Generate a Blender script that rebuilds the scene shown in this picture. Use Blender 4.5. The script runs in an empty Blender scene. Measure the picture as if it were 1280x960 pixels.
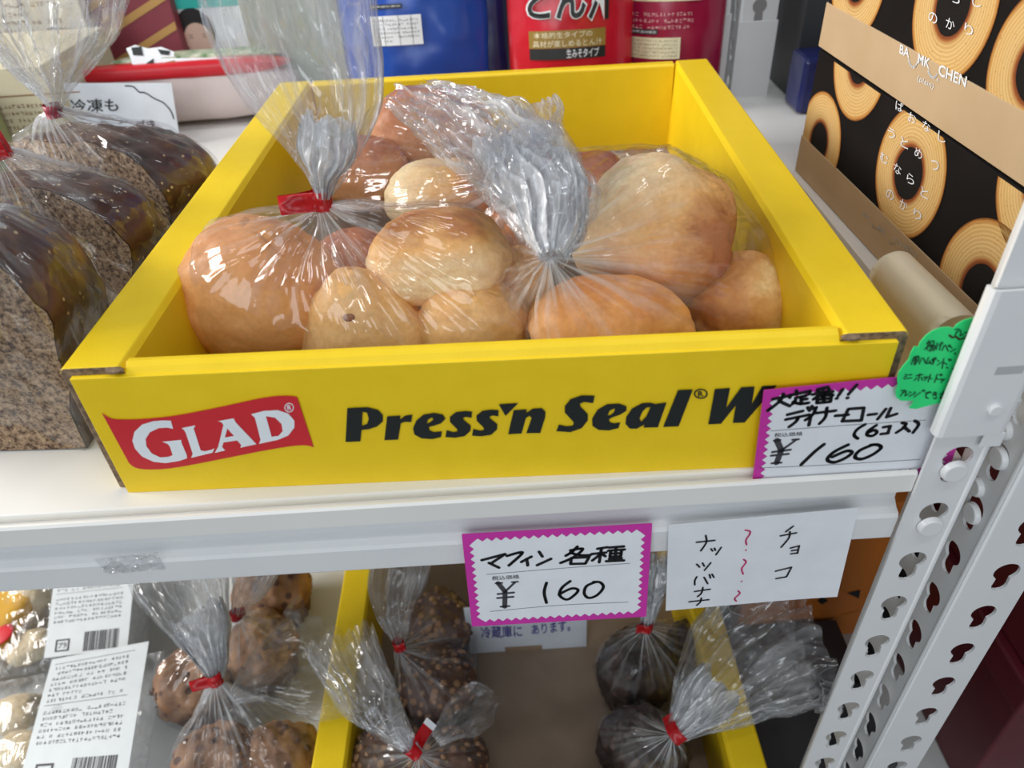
import bpy, bmesh, math, random
from mathutils import Vector, Matrix, noise
from mathutils.geometry import tessellate_polygon
from mathutils.bvhtree import BVHTree
random.seed(7)
SC = bpy.context.scene
COL = SC.collection
R_ = math.radians

# ------------------------------------------------------------------ camera
CAM = Vector((0.004457, -0.248010, 0.255691))
EUL = (0.9008511, 0.0516329, -0.0353283)
FPX = 942.232
cd = bpy.data.cameras.new('camera'); cam = bpy.data.objects.new('camera', cd); COL.objects.link(cam)
cam.location = CAM; cam.rotation_euler = EUL
cd.sensor_width = 36; cd.lens = 36 * FPX / 1280
cd.clip_start = 0.01; cd.clip_end = 30
cd.dof.use_dof = True; cd.dof.focus_distance = 0.42; cd.dof.aperture_fstop = 9.5
SC.camera = cam

# ------------------------------------------------------------------ light
W = bpy.data.worlds.new('world'); SC.world = W; W.use_nodes = True
W.node_tree.nodes['Background'].inputs[0].default_value = (0.88, 0.94, 1.0, 1)
W.node_tree.nodes['Background'].inputs[1].default_value = 0.31
def area(name, loc, target, sx, sy, power, col):
    l = bpy.data.lights.new(name, 'AREA'); l.shape = 'RECTANGLE'; l.size = sx; l.size_y = sy
    l.energy = power; l.color = col
    o = bpy.data.objects.new(name, l); COL.objects.link(o); o.location = loc
    o.rotation_euler = (Vector(target) - Vector(loc)).to_track_quat('-Z', 'Y').to_euler()
    return o
area('window_light', (-1.60, 0.28, 0.70), (0, 0.15, 0), 0.8, 0.7, 38, (1.0, 0.97, 0.93))
area('shop_front_light', (-0.5, -2.0, 0.9), (0, 0.1, -0.2), 2.0, 1.0, 21, (0.88, 0.95, 1.0))
area('added_glint_strip', (0.1, -0.55, 1.5), (0, 0.1, 0), 1.2, 0.10, 5, (0.95, 0.98, 1.0))  # unseen strip light added to give the film crisp highlight streaks
area('added_glint_strip', (0.1, 0.55, 1.5), (0, 0.1, 0), 1.2, 0.10, 5, (0.95, 0.98, 1.0))  # second added strip, likewise for streaks on the film
SC.view_settings.view_transform = 'Standard'; SC.view_settings.look = 'None'
SC.view_settings.gamma = 1; SC.view_settings.use_curve_mapping = False
SC.view_settings.exposure = 0.0
SC.cycles.transparent_max_bounces = 32
SC.cycles.max_bounces = 12; SC.cycles.diffuse_bounces = 8
SC.cycles.caustics_reflective = False; SC.cycles.caustics_refractive = False

# ------------------------------------------------------------------ geometry of the view: pixel of the photograph -> point on a real plane
RM = Matrix.Identity(3)
from mathutils import Euler
RM = Euler(EUL, 'XYZ').to_matrix()
def ray(px, py): return RM @ Vector(((px - 640) / FPX, -(py - 480) / FPX, -1))
def at(px, py, v, ax=2):
    d = ray(px, py); t = (v - CAM[ax]) / d[ax]; return CAM + d * t
def on_plane(px, py, O, N):
    d = ray(px, py); t = (O - CAM).dot(N) / d.dot(N); return CAM + d * t
def depth(P): return -(RM.transposed() @ (Vector(P) - CAM)).z

# ------------------------------------------------------------------ materials
MATS = {}
def newmat(name):
    m = bpy.data.materials.new(name); m.use_nodes = True; nt = m.node_tree
    return m, nt, nt.nodes['Principled BSDF'], nt.nodes['Material Output']
def N(nt, t, **kw):
    n = nt.nodes.new(t)
    for k, v in kw.items(): setattr(n, k, v)
    return n
def ramp(nt, stops):
    r = N(nt, 'ShaderNodeValToRGB'); cr = r.color_ramp
    while len(cr.elements) < len(stops): cr.elements.new(0.5)
    for e, (p, c) in zip(cr.elements, stops): e.position = p; e.color = (*c, 1) if len(c) == 3 else c
    return r
def noisy(name, c1, c2, scale=20, rough=0.5, bump=0.0, bscale=200, spec=0.5, metal=0, coat=0, detail=4, bdist=0.001, stretch=None):
    m, nt, b, o = newmat(name); L = nt.links.new
    tc = N(nt, 'ShaderNodeTexCoord')
    src = tc.outputs['Object']
    if stretch:
        mp = N(nt, 'ShaderNodeMapping'); mp.inputs['Scale'].default_value = stretch; L(src, mp.inputs[0]); src = mp.outputs[0]
    n = N(nt, 'ShaderNodeTexNoise'); n.inputs['Scale'].default_value = scale; n.inputs['Detail'].default_value = detail; L(src, n.inputs['Vector'])
    r = ramp(nt, [(0.3, c1), (0.7, c2)]); L(n.outputs[0], r.inputs[0]); L(r.outputs[0], b.inputs['Base Color'])
    b.inputs['Roughness'].default_value = rough; b.inputs['Specular IOR Level'].default_value = spec
    b.inputs['Metallic'].default_value = metal; b.inputs['Coat Weight'].default_value = coat
    if bump:
        n2 = N(nt, 'ShaderNodeTexNoise'); n2.inputs['Scale'].default_value = bscale; L(src, n2.inputs['Vector'])
        bp = N(nt, 'ShaderNodeBump'); bp.inputs['Strength'].default_value = bump; bp.inputs['Distance'].default_value = bdist
        L(n2.outputs[0], bp.inputs['Height']); L(bp.outputs[0], b.inputs['Normal'])
    return m
def plain(name, c, rough=0.5, spec=0.5): return noisy(name, c, tuple(x * 0.93 for x in c), 60, rough, spec=spec)

YEL = noisy('yellow_cardboard', (0.82, 0.565, 0.008), (0.86, 0.60, 0.012), 60, 0.42, 0.25, 700, 0.4, bdist=0.0004)
YELIN = YEL
KRAFT = noisy('kraft_board', (0.30, 0.21, 0.13), (0.36, 0.26, 0.17), 90, 0.8, 0.2, 500)
KRAFTEDGE = noisy('corrugated_edge', (0.10, 0.065, 0.04), (0.30, 0.20, 0.12), 350, 0.9, 0.6, 500)
KFLOOR = noisy('kraft_floor', (0.27, 0.20, 0.145), (0.31, 0.235, 0.175), 40, 0.75, 0.1, 400)
STEEL = noisy('white_painted_steel', (0.70, 0.71, 0.72), (0.73, 0.74, 0.745), 30, 0.38, 0.04, 900, 0.5)
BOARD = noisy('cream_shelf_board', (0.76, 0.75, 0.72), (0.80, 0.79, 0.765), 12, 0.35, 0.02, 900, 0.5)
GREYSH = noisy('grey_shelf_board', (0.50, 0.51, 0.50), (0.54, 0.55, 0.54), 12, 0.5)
RED = plain('red_print', (0.62, 0.018, 0.03), 0.45)
WHITEP = plain('white_print', (0.80, 0.84, 0.88), 0.5)
BLACKP = plain('black_print', (0.008, 0.012, 0.012), 0.45)
CARD = plain('white_card', (0.78, 0.80, 0.84), 0.55)
CARDB = plain('cool_white_card', (0.70, 0.74, 0.82), 0.55)
MAG = plain('magenta_print', (0.58, 0.03, 0.36), 0.5)
INK = plain('black_marker_ink', (0.006, 0.007, 0.01), 0.35)
PINK = plain('pink_marker_ink', (0.75, 0.05, 0.22), 0.5)
BLUEINK = plain('violet_marker_ink', (0.04, 0.03, 0.28), 0.5)
GREYINK = plain('grey_print', (0.05, 0.05, 0.06), 0.5)
GREEN = plain('green_card', (0.02, 0.70, 0.20), 0.5)
GINK = plain('dark_green_ink', (0.004, 0.05, 0.02), 0.5)
BROWNINK = plain('brown_ink', (0.08, 0.04, 0.01), 0.5)
TIE = noisy('red_tape', (0.62, 0.008, 0.015), (0.75, 0.02, 0.03), 120, 0.25, 0.3, 300, 0.6)
KRAFTBAND = noisy('kraft_sleeve', (0.50, 0.36, 0.21), (0.55, 0.40, 0.245), 30, 0.6, 0.05, 600)
BLACKBOX = noisy('black_carton', (0.008, 0.007, 0.007), (0.012, 0.010, 0.010), 30, 0.8, spec=0.12)
CREAM = noisy('cream_paper', (0.84, 0.77, 0.60), (0.87, 0.80, 0.64), 40, 0.6)
OLIVE = plain('olive_print', (0.30, 0.28, 0.07), 0.6)
BLUEP = noisy('blue_foil', (0.008, 0.045, 0.30), (0.012, 0.075, 0.42), 9, 0.22, 0.5, 14, 0.6, bdist=0.02)
NAVYP = noisy('navy_foil', (0.008, 0.012, 0.06), (0.015, 0.02, 0.12), 12, 0.25, 0.4, 14, 0.6, bdist=0.02)
REDP = noisy('red_foil', (0.42, 0.006, 0.02), (0.60, 0.01, 0.03), 9, 0.22, 0.4, 14, 0.6, bdist=0.02)
WINEP = noisy('wine_foil', (0.22, 0.004, 0.03), (0.34, 0.008, 0.05), 9, 0.25, 0.4, 14, 0.6, bdist=0.02)
GOLDP = plain('gold_print', (0.30, 0.19, 0.03), 0.4)
CREAMP = plain('cream_print', (0.72, 0.66, 0.44), 0.5)
MAROON = noisy('maroon_carton', (0.085, 0.008, 0.014), (0.11, 0.012, 0.02), 20, 0.4, 0.1, 300)
STRIPE_R = plain('wine_wrap', (0.24, 0.04, 0.06), 0.5)
STRIPE_O = plain('ochre_stripe', (0.50, 0.28, 0.09), 0.5)
BEIGE = noisy('beige_carton', (0.50, 0.45, 0.30), (0.56, 0.50, 0.36), 12, 0.6)
BROWNST = plain('brown_stripe', (0.20, 0.09, 0.03), 0.6)
TEAL = plain('teal_print', (0.03, 0.50, 0.45), 0.5)
SKIN = plain('printed_skin', (0.78, 0.52, 0.42), 0.5)
HAIR = plain('printed_hair', (0.015, 0.012, 0.014), 0.5)
RICE = noisy('pale_pink_pack', (0.58, 0.48, 0.47), (0.66, 0.57, 0.56), 14, 0.35, 0.3, 20, bdist=0.01)
VEG = noisy('printed_greens', (0.05, 0.16, 0.03), (0.62, 0.62, 0.50), 120, 0.4, detail=6)
ORANGEBOX = noisy('orange_carton', (0.50, 0.15, 0.012), (0.58, 0.19, 0.02), 10, 0.35)
DKORANGE = noisy('brown_orange_carton', (0.58, 0.17, 0.025), (0.66, 0.20, 0.03), 10, 0.5)
CHAR = plain('charcoal_carton', (0.035, 0.037, 0.042), 0.5)
WALL = noisy('shop_wall', (0.18, 0.17, 0.17), (0.22, 0.21, 0.21), 3, 0.8)
FLOORM = noisy('shop_floor', (0.20, 0.19, 0.18), (0.26, 0.25, 0.24), 3, 0.5)

def bread(name, pale, gold, brown, lo=0.15, hi=0.85, tilt=(0, 0, 1), freckle=1.0):
    """baked skin: pale at the torn sides, golden to brown over the crown"""
    m, nt, b, o = newmat(name); L = nt.links.new
    tc = N(nt, 'ShaderNodeTexCoord')
    dp = N(nt, 'ShaderNodeVectorMath', operation='DOT_PRODUCT'); L(tc.outputs['Generated'], dp.inputs[0]); dp.inputs[1].default_value = tilt
    n = N(nt, 'ShaderNodeTexNoise'); n.inputs['Scale'].default_value = 2.6; n.inputs['Detail'].default_value = 5; n.inputs['Roughness'].default_value = 0.55; L(tc.outputs['Generated'], n.inputs['Vector'])
    ma = N(nt, 'ShaderNodeMath', operation='MULTIPLY_ADD'); L(n.outputs[0], ma.inputs[0]); ma.inputs[1].default_value = 0.75; L(dp.outputs['Value'], ma.inputs[2])
    mr = N(nt, 'ShaderNodeMapRange'); mr.inputs['From Min'].default_value = lo + 0.37; mr.inputs['From Max'].default_value = hi + 0.37; L(ma.outputs[0], mr.inputs['Value'])
    mid = tuple((a + c) / 2 for a, c in zip(pale, gold))
    r = ramp(nt, [(0.0, pale), (0.35, mid), (0.6, gold), (1.0, brown)]); L(mr.outputs[0], r.inputs[0])
    nf = N(nt, 'ShaderNodeTexNoise'); nf.inputs['Scale'].default_value = 420; nf.inputs['Detail'].default_value = 3; L(tc.outputs['Object'], nf.inputs['Vector'])
    mx = N(nt, 'ShaderNodeMixRGB', blend_type='MULTIPLY'); mx.inputs[0].default_value = 0.30 * freckle; L(r.outputs[0], mx.inputs[1])
    rr = ramp(nt, [(0.35, (0.70, 0.62, 0.55)), (0.6, (1, 1, 1))]); L(nf.outputs[0], rr.inputs[0]); L(rr.outputs[0], mx.inputs[2])
    L(mx.outputs[0], b.inputs['Base Color'])
    b.inputs['Roughness'].default_value = 0.48; b.inputs['Specular IOR Level'].default_value = 0.35
    b.inputs['Subsurface Weight'].default_value = 0.15; b.inputs['Subsurface Radius'].default_value = (1, 0.5, 0.25); b.inputs['Subsurface Scale'].default_value = 0.004
    n2 = N(nt, 'ShaderNodeTexNoise'); n2.inputs['Scale'].default_value = 260; n2.inputs['Detail'].default_value = 4; L(tc.outputs['Object'], n2.inputs['Vector'])
    n3 = N(nt, 'ShaderNodeTexNoise'); n3.inputs['Scale'].default_value = 38; n3.inputs['Detail'].default_value = 3; L(tc.outputs['Object'], n3.inputs['Vector'])
    b1 = N(nt, 'ShaderNodeBump'); b1.inputs['Strength'].default_value = 0.25; b1.inputs['Distance'].default_value = 0.0008; L(n2.outputs[0], b1.inputs['Height'])
    b2 = N(nt, 'ShaderNodeBump'); b2.inputs['Strength'].default_value = 0.45; b2.inputs['Distance'].default_value = 0.004; L(n3.outputs[0], b2.inputs['Height']); L(b1.outputs[0], b2.inputs['Normal'])
    L(b2.outputs[0], b.inputs['Normal'])
    return m
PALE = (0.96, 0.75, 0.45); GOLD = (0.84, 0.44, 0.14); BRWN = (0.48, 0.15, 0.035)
B_GOLD = bread('roll_golden', (0.88, 0.52, 0.25), (0.80, 0.40, 0.15), (0.66, 0.26, 0.07), 0.1, 1.0)
B_TOP = bread('roll_brown_top', PALE, GOLD, BRWN, 0.35, 1.0)
B_RIGHT = bread('roll_brown_side', PALE, GOLD, (0.46, 0.16, 0.05), 0.24, 0.85, (0.85, -0.15, 0.25))
B_LOW = bread('roll_soft_gold', (0.92, 0.63, 0.32), (0.84, 0.48, 0.18), (0.64, 0.28, 0.08), 0.3, 1.2)
B_ORANGE = bread('roll_orange', (0.90, 0.50, 0.19), (0.82, 0.38, 0.11), (0.60, 0.21, 0.05), 0.1, 1.0)
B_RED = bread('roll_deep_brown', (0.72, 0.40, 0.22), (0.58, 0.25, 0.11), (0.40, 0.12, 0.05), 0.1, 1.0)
B_RIM = bread('roll_dark_heart', (0.44, 0.15, 0.05), (0.74, 0.38, 0.13), (0.94, 0.70, 0.34), 0.25, 0.85, (0.75, 0.1, 0.1))

def crumb_mat():
    m, nt, b, o = newmat('wholemeal_crumb'); L = nt.links.new
    tc = N(nt, 'ShaderNodeTexCoord')
    v = N(nt, 'ShaderNodeTexVoronoi'); v.inputs['Scale'].default_value = 420; L(tc.outputs['Object'], v.inputs['Vector'])
    n = N(nt, 'ShaderNodeTexNoise'); n.inputs['Scale'].default_value = 330; n.inputs['Detail'].default_value = 6; n.inputs['Roughness'].default_value = 0.7; L(tc.outputs['Object'], n.inputs['Vector'])
    r = ramp(nt, [(0.40, (0.07, 0.038, 0.022)), (0.47, (0.27, 0.17, 0.10)), (0.62, (0.47, 0.33, 0.21))]); L(n.outputs[0], r.inputs[0])
    r2 = ramp(nt, [(0.16, (0.35, 0.3, 0.26)), (0.34, (1, 1, 1))]); L(v.outputs['Distance'], r2.inputs[0])
    mx = N(nt, 'ShaderNodeMixRGB', blend_type='MULTIPLY'); mx.inputs[0].default_value = 0.75; L(r.outputs[0], mx.inputs[1]); L(r2.outputs[0], mx.inputs[2])
    L(mx.outputs[0], b.inputs['Base Color']); b.inputs['Roughness'].default_value = 0.9
    bp = N(nt, 'ShaderNodeBump'); bp.inputs['Strength'].default_value = 0.9; bp.inputs['Distance'].default_value = 0.002; L(mx.outputs[0], bp.inputs['Height']); L(bp.outputs[0], b.inputs['Normal'])
    return m
CRUMB = crumb_mat()
def spotted(name, base1, base2, spot, sscale, thr, rough=0.5, second=None, s2scale=14):
    m, nt, b, o = newmat(name); L = nt.links.new
    tc = N(nt, 'ShaderNodeTexCoord')
    n = N(nt, 'ShaderNodeTexNoise'); n.inputs['Scale'].default_value = 45; n.inputs['Detail'].default_value = 5; L(tc.outputs['Object'], n.inputs['Vector'])
    r = ramp(nt, [(0.35, base1), (0.7, base2)]); L(n.outputs[0], r.inputs[0]); cur = r.outputs[0]
    if second:
        n4 = N(nt, 'ShaderNodeTexNoise'); n4.inputs['Scale'].default_value = s2scale; n4.inputs['Detail'].default_value = 3; L(tc.outputs['Object'], n4.inputs['Vector'])
        r4 = ramp(nt, [(0.60, (0, 0, 0)), (0.72, (1, 1, 1))]); L(n4.outputs[0], r4.inputs[0])
        m4 = N(nt, 'ShaderNodeMixRGB'); L(r4.outputs[0], m4.inputs[0]); L(cur, m4.inputs[1]); m4.inputs[2].default_value = (*second, 1); cur = m4.outputs[0]
    v = N(nt, 'ShaderNodeTexVoronoi'); v.inputs['Scale'].default_value = sscale; L(tc.outputs['Object'], v.inputs['Vector'])
    r3 = ramp(nt, [(thr, (1, 1, 1)), (thr + 0.06, (0, 0, 0))]); L(v.outputs['Distance'], r3.inputs[0])
    mx = N(nt, 'ShaderNodeMixRGB'); L(r3.outputs[0], mx.inputs[0]); L(cur, mx.inputs[1]); mx.inputs[2].default_value = (*spot, 1)
    L(mx.outputs[0], b.inputs['Base Color']); b.inputs['Roughness'].default_value = rough
    bp = N(nt, 'ShaderNodeBump'); bp.inputs['Strength'].default_value = 0.6; bp.inputs['Distance'].default_value = 0.003; L(n.outputs[0], bp.inputs['Height']); L(bp.outputs[0], b.inputs['Normal'])
    return m
CRUST = spotted('dark_seeded_crust', (0.030, 0.012, 0.010), (0.12, 0.05, 0.03), (0.55, 0.40, 0.22), 150, 0.10, 0.35, (0.20, 0.085, 0.025), 34)
MUFFIN = spotted('muffin_crumb', (0.15, 0.07, 0.032), (0.34, 0.18, 0.09), (0.09, 0.04, 0.025), 75, 0.22, 0.7)
NUTTY = spotted('nutty_chocolate_muffin', (0.06, 0.024, 0.014), (0.12, 0.05, 0.026), (0.30, 0.15, 0.07), 110, 0.30, 0.6)
CHOC = spotted('chocolate_muffin', (0.018, 0.009, 0.008), (0.05, 0.024, 0.018), (0.08, 0.04, 0.03), 90, 0.2, 0.5)
CUP_B = noisy('brown_paper_cup', (0.10, 0.045, 0.025), (0.15, 0.07, 0.04), 60, 0.7)
CUP_D = noisy('dark_paper_cup', (0.03, 0.015, 0.012), (0.05, 0.025, 0.02), 60, 0.7)
BUNW = bread('steamed_cream_bun', (0.72, 0.62, 0.44), (0.66, 0.53, 0.34), (0.55, 0.38, 0.2), 0.5, 1.3)

def film(name, haze=0.02, spec=0.07, graze=0.45, cells=36, facet=0.9, streak=(26, 1.4), streak_amt=0.2, line_amt=0.4, gather=0.0, rough=0.09, tint=(0.985, 0.99, 1.0)):
    """thin clear cellophane: see-through, Fresnel gloss on crisp facets, milky where it is creased or gathered, highlights painted along sharp folds"""
    m, nt, b, o = newmat(name); nt.nodes.remove(b); L = nt.links.new
    tc = N(nt, 'ShaderNodeTexCoord')
    nd = N(nt, 'ShaderNodeTexNoise'); nd.inputs['Scale'].default_value = 14; nd.inputs['Detail'].default_value = 2; L(tc.outputs['Object'], nd.inputs['Vector'])
    va = N(nt, 'ShaderNodeMixRGB', blend_type='LINEAR_LIGHT'); va.inputs[0].default_value = 0.05; L(tc.outputs['Object'], va.inputs[1]); L(nd.outputs['Color'], va.inputs[2])
    vo = N(nt, 'ShaderNodeTexVoronoi'); vo.inputs['Scale'].default_value = cells; L(va.outputs[0], vo.inputs['Vector'])
    ve = N(nt, 'ShaderNodeTexVoronoi', feature='DISTANCE_TO_EDGE'); ve.inputs['Scale'].default_value = cells; L(va.outputs[0], ve.inputs['Vector'])
    mp = N(nt, 'ShaderNodeMapping'); mp.inputs['Scale'].default_value = (streak[0], streak[1], 1); L(tc.outputs['UV'], mp.inputs[0])
    n2 = N(nt, 'ShaderNodeTexNoise'); n2.inputs['Scale'].default_value = 1.0; n2.inputs['Detail'].default_value = 2; n2.inputs['Distortion'].default_value = 0.5; L(mp.outputs[0], n2.inputs['Vector'])
    n3 = N(nt, 'ShaderNodeTexNoise'); n3.inputs['Scale'].default_value = 13; n3.inputs['Detail'].default_value = 1.0; L(tc.outputs['Object'], n3.inputs['Vector'])
    b1 = N(nt, 'ShaderNodeBump'); b1.inputs['Strength'].default_value = facet; b1.inputs['Distance'].default_value = 0.007; L(vo.outputs['Distance'], b1.inputs['Height'])
    b2 = N(nt, 'ShaderNodeBump'); b2.inputs['Strength'].default_value = 0.6; b2.inputs['Distance'].default_value = 0.004; L(n2.outputs[0], b2.inputs['Height']); L(b1.outputs[0], b2.inputs['Normal'])
    b3 = N(nt, 'ShaderNodeBump'); b3.inputs['Strength'].default_value = 0.6; b3.inputs['Distance'].default_value = 0.016; L(n3.outputs[0], b3.inputs['Height']); L(b2.outputs[0], b3.inputs['Normal'])
    lw = N(nt, 'ShaderNodeLayerWeight'); lw.inputs['Blend'].default_value = 0.5; L(b3.outputs[0], lw.inputs['Normal'])
    pw = N(nt, 'ShaderNodeMath', operation='POWER'); L(lw.outputs['Facing'], pw.inputs[0]); pw.inputs[1].default_value = 4.0
    mr = N(nt, 'ShaderNodeMath', operation='MULTIPLY_ADD'); L(pw.outputs[0], mr.inputs[0]); mr.inputs[1].default_value = graze; mr.inputs[2].default_value = spec
    tr = N(nt, 'ShaderNodeBsdfTransparent'); tr.inputs[0].default_value = (*tint, 1)
    gl = N(nt, 'ShaderNodeBsdfGlossy'); gl.inputs['Roughness'].default_value = rough; L(b3.outputs[0], gl.inputs['Normal'])
    df = N(nt, 'ShaderNodeBsdfDiffuse'); df.inputs[0].default_value = (0.93, 0.95, 0.98, 1); L(b3.outputs[0], df.inputs['Normal'])
    tl = N(nt, 'ShaderNodeBsdfTranslucent'); tl.inputs[0].default_value = (0.93, 0.95, 0.98, 1); L(b3.outputs[0], tl.inputs['Normal'])
    ms = N(nt, 'ShaderNodeMixShader'); ms.inputs[0].default_value = 0.35; L(df.outputs[0], ms.inputs[1]); L(tl.outputs[0], ms.inputs[2])
    cr = ramp(nt, [(0.52, (0, 0, 0)), (0.72, (1, 1, 1))]); L(n2.outputs[0], cr.inputs[0])
    hz = N(nt, 'ShaderNodeMath', operation='MULTIPLY_ADD'); L(cr.outputs[0], hz.inputs[0]); hz.inputs[1].default_value = streak_amt; hz.inputs[2].default_value = haze
    if gather:      # many layers lie on each other where the film runs into the tie
        sx = N(nt, 'ShaderNodeSeparateXYZ'); L(tc.outputs['UV'], sx.inputs[0])
        gr = ramp(nt, [(0.0, (1, 1, 1)), (0.16, (0.35, 0.35, 0.35)), (0.45, (0, 0, 0))]); L(sx.outputs['Y'], gr.inputs[0])
        cg = ramp(nt, [(0.44, (0.1, 0.1, 0.1)), (0.62, (1, 1, 1))]); L(n2.outputs[0], cg.inputs[0])
        gm = N(nt, 'ShaderNodeMath', operation='MULTIPLY'); L(gr.outputs[0], gm.inputs[0]); L(cg.outputs[0], gm.inputs[1])
        ga = N(nt, 'ShaderNodeMath', operation='MULTIPLY_ADD'); L(gm.outputs[0], ga.inputs[0]); ga.inputs[1].default_value = gather; L(hz.outputs[0], ga.inputs[2]); hz = ga
    # painted highlight: thin white lines where sharply folded film scatters light
    le = ramp(nt, [(0.0, (1, 1, 1)), (0.035, (0, 0, 0))]); L(ve.outputs['Distance'], le.inputs[0])
    lm = ramp(nt, [(0.50, (0, 0, 0)), (0.60, (1, 1, 1))]); L(nd.outputs[0], lm.inputs[0])
    ml = N(nt, 'ShaderNodeMath', operation='MULTIPLY'); L(le.outputs[0], ml.inputs[0]); L(lm.outputs[0], ml.inputs[1])
    h2 = N(nt, 'ShaderNodeMath', operation='MULTIPLY_ADD'); h2.use_clamp = True; L(ml.outputs[0], h2.inputs[0]); h2.inputs[1].default_value = line_amt; L(hz.outputs[0], h2.inputs[2])
    m1 = N(nt, 'ShaderNodeMixShader'); L(h2.outputs[0], m1.inputs[0]); L(tr.outputs[0], m1.inputs[1]); L(ms.outputs[0], m1.inputs[2])
    m2 = N(nt, 'ShaderNodeMixShader'); L(mr.outputs[0], m2.inputs[0]); L(m1.outputs[0], m2.inputs[1]); L(gl.outputs[0], m2.inputs[2])
    L(m2.outputs[0], o.inputs['Surface'])
    return m
FILM = film('clear_film', 0.003, 0.060, 0.26, 34, 0.85, (20, 2.0), 0.06, 0.0, 0.80, rough=0.07)
PLUME = film('gathered_film', 0.09, 0.09, 0.20, 38, 1.0, (14, 1.4), 0.38, 0.35, 0.5)
DENSE = film('tight_gathered_film', 0.60, 0.10, 0.15, 50, 1.0, (16, 2.0), 0.5, 0.4)
SOFTFILM = film('loose_film', 0.02, 0.08, 0.35, 30, 0.8, (7, 2), 0.12, 0.15, 0.4)
TAPE = film('clear_tape', 0.10, 0.10, 0.4, 160, 1.2, (5, 5), 0.1, 0.5)

# ------------------------------------------------------------------ object helpers
def tag(o, label=None, cat=None, group=None, kind=None):
    if label: o['label'] = label
    if cat: o['category'] = cat
    if group: o['group'] = group
    if kind: o['kind'] = kind
    return o
def empty(name, loc, label, cat, group=None, rz=0.0):
    o = bpy.data.objects.new(name, None); COL.objects.link(o); o.location = loc; o.rotation_euler = (0, 0, rz)
    o.empty_display_size = 0.01
    return tag(o, label, cat, group)
def link(name, me, mat, parent=None, smooth=True):
    o = bpy.data.objects.new(name, me); COL.objects.link(o)
    if mat is not None:
        for m_ in (mat if isinstance(mat, (list, tuple)) else [mat]): me.materials.append(m_)
    if smooth:
        for p in me.polygons: p.use_smooth = True
    if parent is not None:
        o.parent = parent
        bpy_update = parent
        o.matrix_parent_inverse = world_of(parent).inverted()
    return o
def world_of(o):
    m = Matrix.LocRotScale(o.location, o.rotation_euler, o.scale)
    if o.parent: m = world_of(o.parent) @ o.matrix_parent_inverse @ m
    return m
def recenter(me):
    """move the mesh so that its origin is its centre; returns the centre"""
    c = sum((v.co for v in me.vertices), Vector()) / max(1, len(me.vertices))
    me.transform(Matrix.Translation(-c)); return c
def mesh(name, vs, fs, mat, parent=None, smooth=False, uvs=None):
    me = bpy.data.meshes.new(name); me.from_pydata([tuple(v) for v in vs], [], fs)
    if uvs:
        l = me.uv_layers.new(name='UVMap')
        for lp in me.loops: l.data[lp.index].uv = uvs[lp.vertex_index]
    me.update()
    c = recenter(me)
    o = link(name, me, mat, parent, smooth); o.location = c
    return o
def from_bm(name, bm, mat, parent=None, smooth=False):
    bmesh.ops.recalc_face_normals(bm, faces=bm.faces[:])
    me = bpy.data.meshes.new(name); bm.to_mesh(me); bm.free(); c = recenter(me)
    o = link(name, me, mat, parent, smooth); o.location = c
    return o
def bevel(bm, w, seg=2, ang=0.6):
    es = [e for e in bm.edges if len(e.link_faces) == 2 and e.calc_face_angle(0) > ang]
    bmesh.ops.bevel(bm, geom=es, offset=w, segments=seg, affect='EDGES', profile=0.5)
def box_bm(lo, hi, bv=0, seg=2, M=None):
    bm = bmesh.new(); bmesh.ops.create_cube(bm, size=1)
    lo = Vector(lo); hi = Vector(hi)
    for v in bm.verts: v.co = Vector(((lo[i] + hi[i]) / 2 + v.co[i] * (hi[i] - lo[i]) for i in range(3)))
    if bv: bevel(bm, bv, seg)
    if M: bm.transform(M)
    return bm
def box(name, lo, hi, mat, parent=None, bv=0, seg=2, M=None): return from_bm(name, box_bm(lo, hi, bv, seg, M), mat, parent)
def prism_bm(poly, ax, a, b, bv=0):
    """poly in the two other axes, extruded along axis ax from a to b"""
    bm = bmesh.new()
    def P(p, t):
        l = [p[0], p[1]]; l.insert(ax, t); return l
    A = [bm.verts.new(P(p, a)) for p in poly]; B = [bm.verts.new(P(p, b)) for p in poly]
    bm.faces.new(A); bm.faces.new(B[::-1])
    n = len(poly)
    for i in range(n): bm.faces.new((A[i], A[(i + 1) % n], B[(i + 1) % n], B[i]))
    bmesh.ops.recalc_face_normals(bm, faces=bm.faces[:])
    if bv: bevel(bm, bv)
    return bm

# ------------------------------------------------------------------ flat print on surfaces
def homography(src, dst):
    A = []
    for (x, y), (u, v) in zip(src, dst):
        A.append([x, y, 1, 0, 0, 0, -u * x, -u * y, u]); A.append([0, 0, 0, x, y, 1, -v * x, -v * y, v])
    n = 8
    for i in range(n):
        p = max(range(i, n), key=lambda r: abs(A[r][i])); A[i], A[p] = A[p], A[i]
        for r in range(n):
            if r != i:
                f = A[r][i] / A[i][i]
                for c in range(i, n + 1): A[r][c] -= f * A[i][c]
    h = [A[i][n] / A[i][i] for i in range(n)]
    def f(x, y):
        w = h[6] * x + h[7] * y + 1
        return ((h[0] * x + h[1] * y + h[2]) / w, (h[3] * x + h[4] * y + h[5]) / w)
    return f
class Surf:
    """a real flat (or gently bent) sheet; local coordinates in metres, u right, v up from its lower left corner"""
    def __init__(s, O, U, V, bend=None):
        s.O = Vector(O); s.U = Vector(U).normalized(); s.V = Vector(V).normalized(); s.Nn = s.U.cross(s.V).normalized(); s.bend = bend; s.h = None
    def P(s, u, v, off=0.0):
        b = s.bend(u, v) if s.bend else 0.0
        return s.O + s.U * u + s.V * v + s.Nn * (off + b)
    def px(s, x, y):
        if s.h: return s.h(x, y)
        q = on_plane(x, y, s.O, s.Nn) - s.O
        return (q.dot(s.U), q.dot(s.V))
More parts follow.
